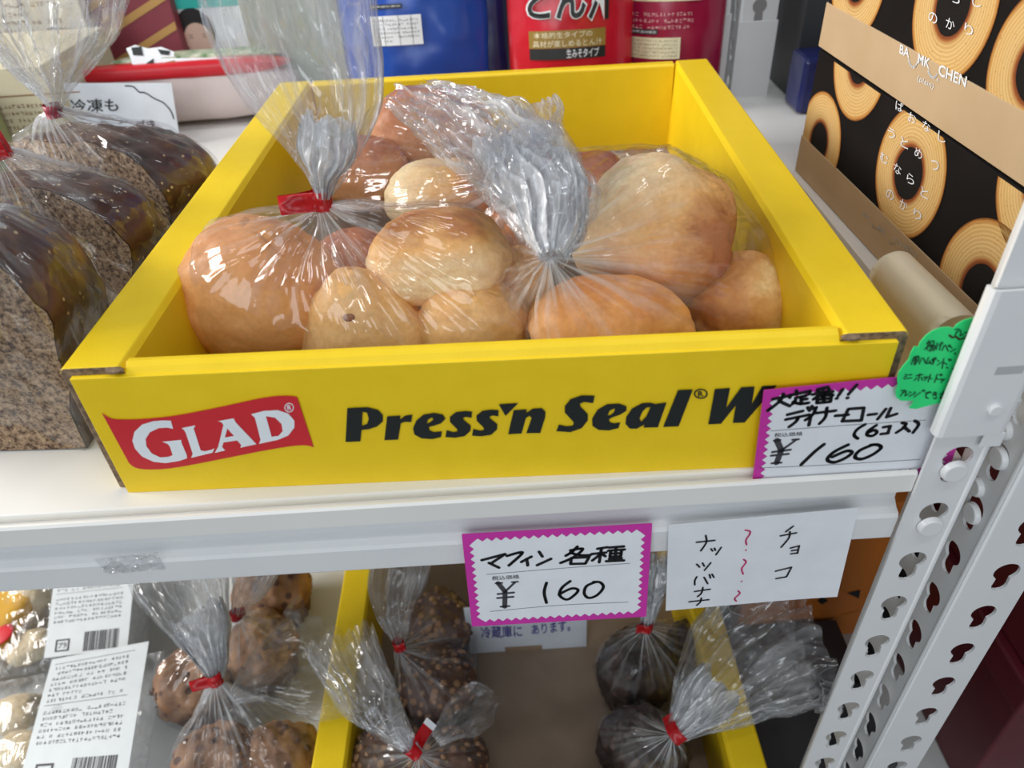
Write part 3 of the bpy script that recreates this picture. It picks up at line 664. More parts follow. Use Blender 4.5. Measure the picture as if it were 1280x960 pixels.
# upper price card standing behind the shelf lip against the tray
px_u = [(955, 488), (1178, 464), (1152, 589), (921, 606)]
O = at(955, 488, -0.0028, 1); U = (at(1178, 466, -0.0028, 1) - O).normalized()
TLu = O; D = Vector((-0.04, -0.028, -1)).normalized(); D = (D - U * D.dot(U)).normalized()
P4u = [TLu, TLu + U * CW, TLu + U * CW + D * 0.060, TLu + D * 0.060]
px_u = None
def proj(P):
    c = RM.transposed() @ (Vector(P) - CAM); return (640 + FPX * c.x / -c.z, 480 - FPX * c.y / -c.z)
px_u = [proj(p) for p in P4u]
cardU, SU = price_card(px_u, P4u, 'magenta bordered price card leaning on the yellow tray, handwritten dinner rolls 160 yen', CW, 0.060)
t = tracer(SU, 920, 460, 4.923)
pr = Print(SU)
for st in ([(225, 190), (330, 168)], [(290, 158), (270, 200), (195, 260)], [(262, 200), (330, 232)], [(370, 138), (372, 152)], [(330, 180), (335, 165)], [(335, 165), (455, 140)], [(455, 140), (448, 160)], [(365, 182), (430, 168)], [(400, 175), (400, 212)], [(400, 193), (435, 188)], [(365, 195), (345, 220)], [(350, 207), (395, 218), (445, 212)],
           [(565, 115), (500, 130)], [(470, 160), (595, 143)], [(535, 125), (533, 175)], [(500, 138), (515, 150)], [(573, 128), (558, 143)], [(530, 150), (475, 190)], [(540, 150), (595, 165)], [(500, 172), (585, 162)], [(585, 162), (580, 205)], [(580, 205), (497, 213)], [(500, 172), (497, 213)], [(497, 192), (580, 184)], [(540, 165), (538, 210)],
           [(655, 130), (628, 168)], [(616, 185)], [(742, 102), (690, 160)], [(682, 182)],
           [(315, 285), (410, 262)], [(305, 315), (450, 285)], [(385, 300), (365, 330), (325, 360)], [(440, 240), (452, 260)], [(465, 232), (475, 250)], [(492, 240), (470, 285), (425, 318)], [(458, 298), (447, 350)], [(490, 275), (612, 260)], [(558, 243), (548, 300), (512, 340)], [(610, 292), (690, 285)],
           [(690, 250), (652, 325)], [(690, 250), (785, 243)], [(785, 243), (770, 320)], [(652, 325), (770, 320)], [(812, 286), (862, 280)], [(920, 250), (870, 312)], [(950, 245), (925, 300)], [(925, 300), (988, 280)],
           [(792, 345), (745, 375), (725, 410), (748, 432)], [(862, 350), (812, 385), (806, 410), (838, 415), (865, 395), (850, 380), (812, 395)], [(905, 362), (948, 355)], [(948, 355), (932, 400)], [(890, 404), (935, 399)], [(1020, 335), (1045, 340)], [(1045, 340), (1030, 365), (985, 395)], [(1030, 358), (1065, 388)], [(1098, 322), (1122, 345), (1088, 395)]):
    pr.stroke(t(st), 0.0017)
for st in ([(540, 467), (480, 515), (400, 592)], [(688, 470), (600, 515), (560, 560), (600, 578), (665, 555), (712, 520), (680, 508), (590, 545)], [(840, 470), (760, 505), (730, 545), (770, 558), (840, 530), (890, 490), (870, 470), (825, 472)]): pr.stroke(t(st), 0.0019)
pr.make('handwriting', INK, cardU, 'black marker handwriting')
printed_part(SU, t, ([(210, 385), (640, 352), (1165, 318)], [(145, 612), (500, 597), (1130, 560)]),
             [([(250, 442), (278, 505)], 0.0028), ([(368, 440), (278, 505)], 0.0013), ([(278, 505), (248, 582)], 0.0028), ([(222, 515), (335, 500)], 0.0013), ([(215, 537), (322, 526)], 0.0013), ([(218, 584), (278, 580)], 0.0012), ([(232, 444), (272, 441)], 0.0011), ([(345, 439), (385, 436)], 0.0011)],
             [(237, 398), (412, 388), (408, 414), (232, 424)], cardU)
# green speech-bubble card
GS = Surf(at(1120, 470, -0.0060, 1), (1, 0.0, 0), (0, 0.06, 1))
gg = tracer(GS, 1100, 380, 6.857)
gout = [(875, 115), (800, 118), (720, 140), (660, 175), (630, 210), (600, 198), (540, 200), (460, 225), (390, 275), (345, 330), (330, 370), (295, 365), (265, 420), (245, 480), (200, 530), (160, 590), (150, 650), (155, 700), (135, 750), (140, 800), (180, 830), (295, 830), (250, 895), (310, 900), (400, 875), (500, 850), (560, 885), (700, 900), (850, 820), (960, 640), (1040, 420), (1030, 220), (960, 130)]
bub = empty('speech_bubble_card', at(1130, 500, -0.006, 1), 'green speech-bubble card with handwritten menu beside the upright post', 'card')
sheet('card_sheet', GS, 0, 0, GREEN, bub, outline=gg(gout))
pr = Print(GS)
for st in ([(640, 215), (680, 215), (655, 240)], [(655, 235), (640, 270)], [(690, 225), (685, 270)], [(685, 270), (710, 255)], [(725, 240), (740, 248)], [(750, 262), (725, 275)], [(775, 235), (790, 242)], [(800, 258), (775, 272)], [(830, 235), (845, 242)], [(860, 258), (830, 272)],
           [(415, 310), (400, 390)], [(395, 335), (425, 325)], [(378, 385), (420, 350)], [(430, 320), (460, 315), (455, 345), (430, 350), (430, 320)], [(420, 365), (470, 355), (455, 400)], [(445, 365), (415, 400)], [(455, 370), (432, 402)], [(490, 330), (478, 390)], [(500, 350), (525, 345)], [(520, 330), (508, 392)], [(532, 325), (536, 335)], [(548, 352), (530, 395)], [(560, 350), (582, 400)], [(588, 352), (598, 350), (596, 362), (586, 360), (588, 352)], [(605, 365), (615, 375)], [(642, 385), (600, 408)], [(638, 415), (645, 427)], [(700, 395), (735, 388), (690, 440)], [(750, 400), (742, 435)],
           [(290, 450), (265, 515)], [(302, 447), (290, 520)], [(290, 478), (305, 474)], [(316, 442), (303, 515)], [(316, 445), (332, 450), (322, 495)], [(355, 460), (335, 510)], [(370, 460), (388, 505)], [(415, 455), (395, 505), (430, 500)], [(420, 485), (437, 512)], [(440, 477), (482, 467)], [(456, 460), (450, 498)], [(474, 455), (450, 515)], [(492, 480), (502, 488)], [(525, 497), (490, 520)], [(545, 465), (530, 550)], [(545, 500), (570, 515)], [(585, 470), (592, 485)], [(600, 468), (607, 482)], [(568, 538), (576, 548)], [(650, 520), (665, 528)], [(640, 535), (655, 543)], [(618, 548), (637, 560)], [(680, 530), (700, 528)], [(665, 562), (700, 560)],
           [(215, 600), (232, 606)], [(210, 615), (225, 622)], [(200, 632), (216, 640)], [(247, 605), (270, 602)], [(230, 635), (270, 630)], [(308, 612), (365, 602)], [(340, 595), (325, 655)], [(315, 630), (290, 652)], [(350, 625), (362, 650)], [(375, 622), (380, 632)], [(390, 618), (395, 628)], [(410, 620), (380, 652)], [(432, 600), (410, 665)], [(425, 630), (442, 640)], [(490, 600), (465, 670)], [(480, 635), (500, 645)], [(510, 600), (515, 612)], [(524, 598), (530, 610)], [(515, 640), (520, 650)], [(530, 638), (535, 648)], [(552, 640), (520, 672)], [(602, 640), (580, 665)], [(600, 642), (632, 640), (575, 695)], [(642, 638), (650, 652)],
           [(180, 740), (215, 738), (195, 760)], [(198, 750), (175, 785)], [(224, 745), (212, 785)], [(212, 785), (242, 768)], [(250, 750), (262, 756)], [(278, 773), (248, 788)], [(292, 750), (302, 757)], [(285, 765), (295, 772)], [(345, 755), (290, 795)], [(360, 735), (366, 748)], [(375, 733), (382, 745)], [(385, 762), (425, 750), (395, 775), (395, 800), (414, 805)], [(430, 750), (434, 760)], [(450, 765), (485, 755)], [(450, 780), (487, 770)], [(465, 750), (480, 790)], [(455, 800), (470, 810), (485, 800)], [(510, 767), (555, 758)], [(515, 782), (555, 775)], [(540, 745), (537, 800), (517, 805), (517, 795), (552, 806)], [(570, 767), (612, 755)], [(595, 745), (592, 790), (575, 818)]):
    pr.stroke(gg(st), 0.00052)
pr.make('handwriting', GINK, bub, 'dark green pen handwriting')
Print(GS).stroke(gg([(592, 265), (620, 285), (650, 278), (680, 300), (720, 290), (760, 310), (800, 305), (850, 315)]), 0.0008).make('wavy_underline', BROWNINK, bub, 'brown wavy underline')
# white note card
px_w = [(836, 657), (1064, 636), (1042, 741), (834, 762)]
P4w = hang(px_w, -0.0095, 0.03, 0.0900, 0.0660)
nc = empty('note_card', P4w[3], 'plain white note card with black and pink handwriting hanging from the shelf beam', 'card')
SW = quad_surf(px_w, 0.0900, 0.0660, P4w); SW.bend = lambda u, v: 0.0035 * max(0, u / 0.09 - 0.55) ** 2 * (1 - v / 0.066)
sheet('card_sheet', SW, 0.0900, 0.0660, CARD, nc)
t = tracer(SW, 830, 630, 5.333)
pr = Print(SW)
for st in ([(215, 250), (335, 237)], [(275, 205), (280, 250), (245, 305)], [(312, 292), (322, 306)], [(334, 288), (340, 302)], [(378, 282), (345, 330)], [(220, 393), (240, 412)], [(258, 385), (270, 405)], [(312, 383), (272, 432)], [(222, 475), (210, 500), (210, 528)], [(270, 478), (295, 520)], [(305, 460), (312, 482)], [(322, 458), (335, 478)], [(210, 572), (312, 556)], [(264, 545), (255, 582), (230, 605)], [(175, 640), (305, 625)], [(255, 615), (248, 642), (226, 662)],
           [(838, 145), (792, 180)], [(758, 207), (860, 187)], [(818, 180), (812, 220), (765, 280)], [(825, 285), (880, 270)], [(880, 270), (870, 318)], [(832, 302), (872, 295)], [(828, 322), (870, 316)], [(733, 435), (835, 408)], [(835, 408), (805, 470)], [(738, 483), (805, 470)]):
    pr.stroke(t(st), 0.0010)
pr.make('handwriting', INK, nc, 'black marker characters')
pr = Print(SW)
for st in ([(530, 170), (562, 178), (558, 200), (537, 235), (542, 265)], [(538, 300)], [(525, 360), (541, 378), (515, 420), (525, 455)], [(515, 503)], [(495, 565), (506, 582), (474, 615), (485, 632)]): pr.stroke(t(st), 0.0009)
pr.make('pink_waves', PINK, nc, 'pink wavy marks between the two columns')
# clear tape left on the beam
tp = Surf(at(128, 716, -0.0072, 1), (1, 0, 0), (0, 0, 1)); tp.bend = lambda u, v: 0.0003 * noise.noise(Vector((u * 900, v * 900, 0)))
vs = []; fs = []; nx, ny = 40, 10
Pa = [at(118, 698, -0.0072, 1), at(197, 689, -0.0072, 1), at(207, 711, -0.0072, 1), at(133, 717, -0.0072, 1)]
for j in range(ny + 1):
    for i in range(nx + 1):
        a = i / nx; b = j / ny; q = (Pa[0] * (1 - a) + Pa[1] * a) * (1 - b) + (Pa[3] * (1 - a) + Pa[2] * a) * b
        vs.append(q + Vector((0, -0.0003 - 0.0006 * abs(noise.noise(Vector((i * 0.45, j * 0.6, 3)))), 0)))
for j in range(ny):
    for i in range(nx): k = j * (nx + 1) + i; fs.append((k, k + 1, k + nx + 2, k + nx + 1))
tag(mesh('clear_tape', vs, fs, TAPE, None, True, [(v[0] * 30, v[2] * 30) for v in vs]), 'wrinkled strip of clear tape stuck on the shelf beam at left', 'tape')

# ================================================================== BREAD
def fbm(p, k=3):
    s = 0; a = 1
    for i in range(k): s += a * noise.noise(p); p = p * 2.03; a *= 0.5
    return s
def roll_mesh(hx, hy, hz, seed, pw=2.5, flat=0.45, lump=0.07, crease=True, nu=72, nv=44, pointy=0.0):
    vs = []; fs = []; off = Vector((seed * 7.3, seed * 3.1, seed * 1.7))
    for j in range(nv + 1):
        th = math.pi * j / nv
        for i in range(nu):
            ph = 2 * math.pi * i / nu
            c, s = math.cos(ph), math.sin(ph)
            r = (abs(c) ** pw + abs(s) ** pw) ** (-1 / pw)
            st, ct = math.sin(th), math.cos(th)
            x, y, z = r * c * st ** 0.85, r * s * st ** 0.85, ct
            if z < 0: z *= flat
            if pointy and z > 0: x *= 1 - pointy * z; y *= 1 - pointy * z
            d = Vector((x, y, z)); k = 1 + lump * fbm(d * 1.2 + off) + lump * 0.16 * fbm(d * 5 + off)
            if crease:
                q = noise.noise(d * 2.1 + off * 1.3); k -= 0.035 * math.exp(-(q / 0.06) ** 2)
            vs.append((d.x * hx * k, d.y * hy * k, d.z * hz * k))
    for j in range(nv):
        for i in range(nu): a = j * nu + i; b = j * nu + (i + 1) % nu; fs.append((a, b, b + nu, a + nu))
    return vs, fs
ROLLS = {}
def roll(key, pxc, z, hx, hy, hz, rot, mat, label, seed, cat='bread roll', group=None, name='bread_roll', zb=None, **kw):
    vs, fs = roll_mesh(hx, hy, hz, seed, **kw)
    me = bpy.data.meshes.new(name); me.from_pydata(vs, [], fs); me.update()
    bm = bmesh.new(); bm.from_mesh(me); bmesh.ops.remove_doubles(bm, verts=bm.verts[:], dist=1e-6); bmesh.ops.recalc_face_normals(bm, faces=bm.faces[:]); bm.to_mesh(me); bm.free()
    o = link(name, me, mat); o.location = at(*pxc, z) if len(pxc) == 2 else Vector(pxc); o.rotation_euler = tuple(R_(a) for a in rot)
    M = world_of(o); lo = min((M @ v.co).z for v in me.vertices)
    if zb is not None and lo < zb: o.location.z += zb - lo
    tag(o, label, cat, group); ROLLS[key] = o
    return o
F0 = 0.0030
roll('big', (328, 372), 0.045, 0.045, 0.038, 0.044, (8, 6, -10), B_GOLD, 'large golden bread roll filling the left end of the left bag', 1, zb=F0, lump=0.05, pw=2.3, flat=0.8)
roll('front', (549, 324), 0.064, 0.037, 0.027, 0.026, (-6, -3, -6), B_TOP, 'pale-sided bread roll with brown crown, topmost in the middle of the tray', 2, zb=F0, pw=3.0, flat=0.85)
roll('cone', (458, 418), 0.034, 0.034, 0.027, 0.040, (0, -4, 5), B_LOW, 'peaked pale gold roll with one brown spot below the tied neck', 3, zb=F0, pointy=0.35, pw=2.3)
roll('low', (594, 412), 0.034, 0.030, 0.025, 0.027, (0, 0, 4), B_LOW, 'small soft gold roll under the pale-sided topmost roll', 4, zb=F0, pw=2.3, flat=0.7)
roll('mid', (528, 395), 0.022, 0.022, 0.020, 0.026, (0, 0, 4), B_ORANGE, 'shaded roll wedged between the peaked roll and the small gold roll', 5, zb=F0)
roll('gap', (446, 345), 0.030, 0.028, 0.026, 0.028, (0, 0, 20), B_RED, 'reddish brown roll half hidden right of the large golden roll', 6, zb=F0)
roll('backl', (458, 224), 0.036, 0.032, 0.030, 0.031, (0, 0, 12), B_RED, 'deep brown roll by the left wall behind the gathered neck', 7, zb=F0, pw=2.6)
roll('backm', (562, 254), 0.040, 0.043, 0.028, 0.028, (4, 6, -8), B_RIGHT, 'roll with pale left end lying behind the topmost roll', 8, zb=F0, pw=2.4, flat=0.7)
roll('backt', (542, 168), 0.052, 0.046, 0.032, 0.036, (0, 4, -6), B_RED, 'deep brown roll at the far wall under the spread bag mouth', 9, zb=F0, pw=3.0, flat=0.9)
roll('right', (816, 298), 0.060, 0.041, 0.030, 0.047, (14, 24, -20), B_RIGHT, 'big square bread roll with pale left side in the right bag', 10, zb=F0, pw=3.4, flat=0.95, lump=0.06)
roll('dome', (762, 410), 0.040, 0.041, 0.028, 0.026, (0, 2, -4), B_ORANGE, 'flat domed orange-gold roll at the front of the right bag', 11, zb=F0, pw=2.2)
roll('rim', (922, 380), 0.030, 0.028, 0.034, 0.026, (0, -8, -20), B_RIM, 'roll with dark centre and pale rim in the front right corner', 12, zb=F0, pw=2.2)
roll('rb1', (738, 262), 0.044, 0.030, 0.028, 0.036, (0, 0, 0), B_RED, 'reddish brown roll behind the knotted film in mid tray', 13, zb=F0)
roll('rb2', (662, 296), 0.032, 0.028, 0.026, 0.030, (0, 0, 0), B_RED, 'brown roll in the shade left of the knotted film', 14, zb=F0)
roll('rb3', (650, 372), 0.028, 0.020, 0.024, 0.030, (0, 0, 0), B_LOW, 'narrow roll between the left bag and the right bag', 15, zb=F0)
# brown spot on the peaked roll
rc = ROLLS['cone']
bm = bmesh.new(); bmesh.ops.create_uvsphere(bm, u_segments=14, v_segments=8, radius=1)
spt = None
bv_ = BVHTree.FromPolygons([world_of(rc) @ v.co for v in rc.data.vertices], [tuple(p.vertices) for p in rc.data.polygons])
hit = bv_.ray_cast(CAM, ray(436, 397).normalized())
if hit[0] is not None:
    q = hit[1].to_track_quat('Z', 'Y').to_matrix().to_4x4()
    bm.transform(Matrix.Translation(hit[0]) @ q @ Matrix.Diagonal((0.0030, 0.0021, 0.0003, 1))); from_bm('brown_spot', bm, plain('caramel_spot', (0.28, 0.09, 0.02), 0.4), rc, True)

# ------------------------------------------------------------------ bags
def hull_pts(objs, extra=()):
    pts = []
    for o in objs:
        M = world_of(o)
        if o.type == 'MESH': pts += [M @ v.co for v in o.data.vertices][::5]
        for c in o.children:
            if c.type == 'MESH':
                Mc = world_of(c); pts += [Mc @ v.co for v in c.data.vertices][::5]
    return pts + [Vector(e) for e in extra]
def bag_body(parent, objs, T, seed, floor, extra=(), mat=None, grow=0.0015, amp=0.0045, L=0.055, k=17, nphi=200, nth=90, name='bag_body', xlim=None, ylim=None):
    T = Vector(T); pts = hull_pts(objs, extra)
    c = sum(pts, Vector()) / len(pts); ax = (T - c).normalized(); u = ax.orthogonal().normalized(); w = ax.cross(u)
    pts += [T + (u * math.cos(a) + w * math.sin(a)) * 0.0035 for a in [i * math.pi / 4 for i in range(8)]]
    bm = bmesh.new(); V = [bm.verts.new(p) for p in pts]; r = bmesh.ops.convex_hull(bm, input=V)
    bm.faces.ensure_lookup_table()
    bvh = BVHTree.FromBMesh(bm); bm.free()
    vs = []; fs = []; uv = []; so = Vector((seed * 3.7, seed, 0))
    for j in range(nth + 1):
        tt = j / nth; th = math.pi * tt ** 1.35
        for i in range(nphi):
            ph = 2 * math.pi * i / nphi
            d = ax * math.cos(th) + (u * math.cos(ph) + w * math.sin(ph)) * math.sin(th)
            h = bvh.ray_cast(c, d); P = h[0] if h[0] is not None else c + d * 0.02
            nn = d
            dist = (P - T).length
            tw = 0.5 * noise.noise(so + Vector((math.cos(ph), math.sin(ph), dist * 8)) * 1.5)
            pl = abs(((ph / (2 * math.pi) * k + tw * 2.4) % 1) * 2 - 1) - 0.5
            pl2 = abs(((ph / (2 * math.pi) * k * 2.7 + tw * 4 + 0.3) % 1) * 2 - 1) - 0.5
            A = amp * math.exp(-dist / L) * min(1, dist / 0.012)
            disp = grow + A * (pl + 0.5 * pl2)
            q = P * 26 + so; rd = 1 - abs(noise.noise(q + Vector((noise.noise(q), 0, 0)))) * 2.2
            disp += 0.0022 * (noise.voronoi(q * 1.4)[0][0] * 2 - 1.0) + 0.0006 * max(-1, rd) + 0.0012 * noise.noise(P * 60 + so)
            P = P + nn * disp
            if P.z < floor: P.z = floor
            if xlim: P.x = min(max(P.x, xlim[0]), xlim[1])
            if ylim: P.y = min(max(P.y, ylim[0]), ylim[1])
            vs.append(P); uv.append((abs(ph / math.pi - 1), tt))
    for j in range(nth):
        for i in range(nphi): a = j * nphi + i; b = j * nphi + (i + 1) % nphi; fs.append((a, b, b + nphi, a + nphi))
    return mesh(name, vs, fs, mat or FILM, parent, True, uv)
def plume(parent, path, widths, thick, wdirs, seed, mat=None, k=9, pleat=0.5, nphi=160, ns=70, rim=0.006, name='bag_mouth', crump=0.0025):
    """open tube of gathered film from the tie outwards"""
    n = len(path); C_ = catmull2([tuple(p) for p in path], 12); Wd = catmull2([(a, b) for a, b in zip(widths, thick)], 12); Dd = catmull2([tuple(d) for d in wdirs], 12); m = len(C_)
    vs = []; fs = []; uv = []; so = Vector((seed * 5.1, 0, seed))
    def samp(A, t):
        f = t * (m - 1); i = min(m - 2, int(f)); r = f - i; return [A[i][q] * (1 - r) + A[i + 1][q] * r for q in range(len(A[0]))]
    for j in range(ns + 1):
        t_ = j / ns; P0 = Vector(samp(C_, t_)); P1 = Vector(samp(C_, min(1, t_ + 0.01))); Pm = Vector(samp(C_, max(0, t_ - 0.01))); T = (P1 - Pm).normalized()
        w_, th_ = samp(Wd, t_); wd = Vector(samp(Dd, t_)); wd = (wd - T * wd.dot(T)).normalized(); nd = T.cross(wd)
        for i in range(nphi):
            ph = 2 * math.pi * i / nphi
            tw = noise.noise(so + Vector((math.cos(ph) * 1.2, math.sin(ph) * 1.2, t_ * 1.6)))
            pl = abs(((ph / (2 * math.pi) * k * 2 + tw * 1.5) % 1) * 2 - 1) - 0.5
            pl2 = abs(((ph / (2 * math.pi) * k * 5.3 + tw * 3) % 1) * 2 - 1) - 0.5
            a = pleat * th_ * (pl * 1.2 + pl2 * 0.5)
            P = P0 + wd * math.cos(ph) * (w_ * (1 + 0.06 * tw) ) + nd * (math.sin(ph) * th_ + a)
            q = P * 30 + so; P = P + nd * crump * (noise.voronoi(q * 1.3)[0][0] * 2.4 - 1.0) * min(1, t_ * 3) + wd * crump * 0.6 * noise.noise(q * 1.7 + Vector((5, 0, 0))) * min(1, t_ * 3)
            if t_ > 0.9: P = P + T * rim * 1.4 * noise.noise(so + Vector((math.cos(ph) * 2, math.sin(ph) * 2, 0))) * (t_ - 0.9) * 10
            vs.append(P); uv.append((abs(ph / math.pi - 1), t_ * 1.5))
    for j in range(ns):
        for i in range(nphi): a = j * nphi + i; b = j * nphi + (i + 1) % nphi; fs.append((a, b, b + nphi, a + nphi))
    return mesh(name, vs, fs, mat or PLUME, parent, True, uv)
def tie(parent, T, ax, r=0.0042, w=0.008, tail=0.012, taildir=(-1, 0, 0), seed=0, mat=None, white_tip=False):
    """strip of red tape wound round the neck, its two ends stuck together as a flag"""
    T = Vector(T); ax = Vector(ax).normalized(); td = Vector(taildir); td = (td - ax * td.dot(ax)).normalized(); nd = ax.cross(td)
    pts = [T + td * (r + tail) + nd * 0.0006, T + td * (r + tail * 0.5) + nd * 0.0010, T + td * r * 1.05 + nd * 0.002]
    for i in range(1, 16): a = 2 * math.pi * i / 16; pts.append(T + td * r * math.cos(a) + nd * r * math.sin(a))
    pts += [T + td * r * 1.05 - nd * 0.001, T + td * (r + tail * 0.5) + nd * 0.0003, T + td * (r + tail)]
    vs = []; fs = []
    for i, p in enumerate(pts):
        wob = 0.06 * math.sin(i * 1.1 + seed)
        for sgn in (-1, 0, 1): vs.append(p + ax * (w / 2 * sgn) + td * (w * wob * (1 - abs(sgn)) * 0.4))
    for i in range(len(pts) - 1):
        for c in (0, 1): a = i * 3 + c; fs.append((a, a + 1, a + 4, a + 3))
    bm = bmesh.new(); V = [bm.verts.new(v) for v in vs]
    for f in fs: bm.faces.new([V[i] for i in f])
    bmesh.ops.solidify(bm, geom=bm.faces[:], thickness=0.0003)
    o = from_bm('tape_tie', bm, mat or TIE, parent, True); o['label'] = 'red tape tie'
    if white_tip:
        e = T + td * (r + tail * 0.92); box('tape_tip', (-0.002, -w / 2, -0.0006), (0.0025, w / 2, 0.0006), CARD, o, 0, 2, Matrix.Translation(e) @ Matrix((td, ax, nd)).transposed().to_4x4())
    return o

CX = RM @ Vector((1, 0, 0)); CY = RM @ Vector((0, 1, 0)); CZ = RM @ Vector((0, 0, 1))   # used only as directions for how the mouths happen to lie
def P(px, py, z): return at(px, py, z)
def Y(px, py, y): return at(px, py, y, 1)

# bag 1: left bag, tied with red tape, its mouth standing up
T1 = Vector(P(404, 262, 0.098))
b1 = empty('bread_bag', (T1.x, T1.y, F0), 'clear bag of rolls with red tape tie and tall upright mouth, left in the tray', 'plastic bag')
def yy(px, py, y): return at(px, py, y, 1)
bag_body(b1, [ROLLS[k] for k in ('big', 'front', 'cone', 'low', 'mid', 'gap')], T1, 1, F0 + 0.0004, xlim=(-0.1530, 0.2), ylim=(0.0285, 0.5))
y1 = T1.y
tie(b1, yy(403, 249, y1), (0.04, 0, 1), 0.0046, 0.010, 0.016, (-1, -0.3, 0.1), 1)
plume(b1, [yy(405, 262, y1), yy(404, 245, y1), yy(408, 205, y1 + 0.004), yy(400, 130, y1 + 0.008), yy(375, 50, y1 + 0.010), yy(350, -60, y1 + 0.006)],
      [0.0035, 0.0038, 0.013, 0.030, 0.036, 0.037], [0.0035, 0.0038, 0.008, 0.014, 0.016, 0.018], [(1, 0.1, 0), (1, 0.1, 0), (1, 0.15, 0), (1, 0.2, 0), (1, 0.1, 0.1), (1, 0, 0)], 2, k=7, pleat=0.55)
plume(b1, [yy(404, 246, y1 - 0.001), yy(406, 220, y1), yy(408, 190, y1), yy(410, 150, y1 + 0.002)], [0.0035, 0.007, 0.013, 0.012], [0.0035, 0.006, 0.007, 0.006], [(1, 0, 0)] * 4, 5, DENSE, k=5, pleat=0.7, name='gathered_neck')

# bag 2: right bag, knotted film, mouth flopped to the upper left
T2 = Vector(P(690, 322, 0.098))
b2 = empty('bread_bag', (T2.x, T2.y, F0), 'clear bag of rolls with whitish mouth flopped to the left, right in the tray', 'plastic bag')
bag_body(b2, [ROLLS[k] for k in ('right', 'dome', 'rim', 'rb1', 'rb3')], T2, 3, F0 + 0.0004, xlim=(-0.2, 0.1415), ylim=(0.0285, 0.5), amp=0.006, L=0.06, extra=[P(720, 185, 0.03), P(840, 185, 0.03), P(800, 180, 0.045)])
plume(b2, [P(690, 325, 0.097), P(693, 302, 0.101), P(690, 255, 0.108), P(652, 200, 0.112), P(590, 152, 0.110), P(512, 116, 0.106)],
      [0.006, 0.010, 0.021, 0.028, 0.028, 0.020], [0.006, 0.008, 0.012, 0.013, 0.010, 0.003], [(1, 0, 0), (1, 0, 0), (1, 0.15, 0), (0.8, 0.7, 0), (0.45, 0.9, 0.1), (0.25, 1, 0.1)], 7, k=6, pleat=0.6, rim=0.018, crump=0.004)
plume(b2, [P(690, 322, 0.098), P(694, 290, 0.104), P(688, 250, 0.110), P(664, 210, 0.113), P(630, 180, 0.113)], [0.005, 0.012, 0.017, 0.020, 0.017], [0.005, 0.009, 0.010, 0.009, 0.005], [(1, 0, 0), (1, 0, 0), (1, 0.1, 0), (0.9, 0.5, 0), (0.6, 0.8, 0)], 11, DENSE, k=5, pleat=0.8, name='gathered_neck', crump=0.004)
plume(b2, [P(640, 215, 0.115), P(650, 180, 0.118), P(665, 150, 0.112), P(700, 150, 0.100)], [0.012, 0.018, 0.018, 0.010], [0.006, 0.007, 0.006, 0.002], [(1, 0.4, 0), (1, 0.3, 0), (0.8, 0.6, 0), (0.3, 1, 0)], 12, k=4, pleat=0.6, name='folded_rim', crump=0.003)

# bag 3: the bag at the far side
T3 = Vector(P(655, 215, 0.075))
b3 = empty('bread_bag', (T3.x, T3.y, F0), 'clear bag of brown rolls at the far left of the tray, mostly behind the others', 'plastic bag')
bag_body(b3, [ROLLS[k] for k in ('backl', 'backm', 'backt', 'rb2')], T3, 5, F0 + 0.0004, xlim=(-0.153, 0.2), ylim=(0.03, 0.394), amp=0.004)
s3 = Surf(P(558, 118, 0.099), CX * 0.95 + Vector((0, 0.1, 0.0)), (0, 0.75, 0.5))
st_ = sheet('price_sticker', s3, 0.020, 0.006, CARD, b3, nu=4); pr = Print(s3); pr.text('160円', [(0.002, 0.005), (0.018, 0.005), (0.018, 0.001), (0.002, 0.001)], 0.0003, 0.02); pr.make('sticker_print', PINK, b3)

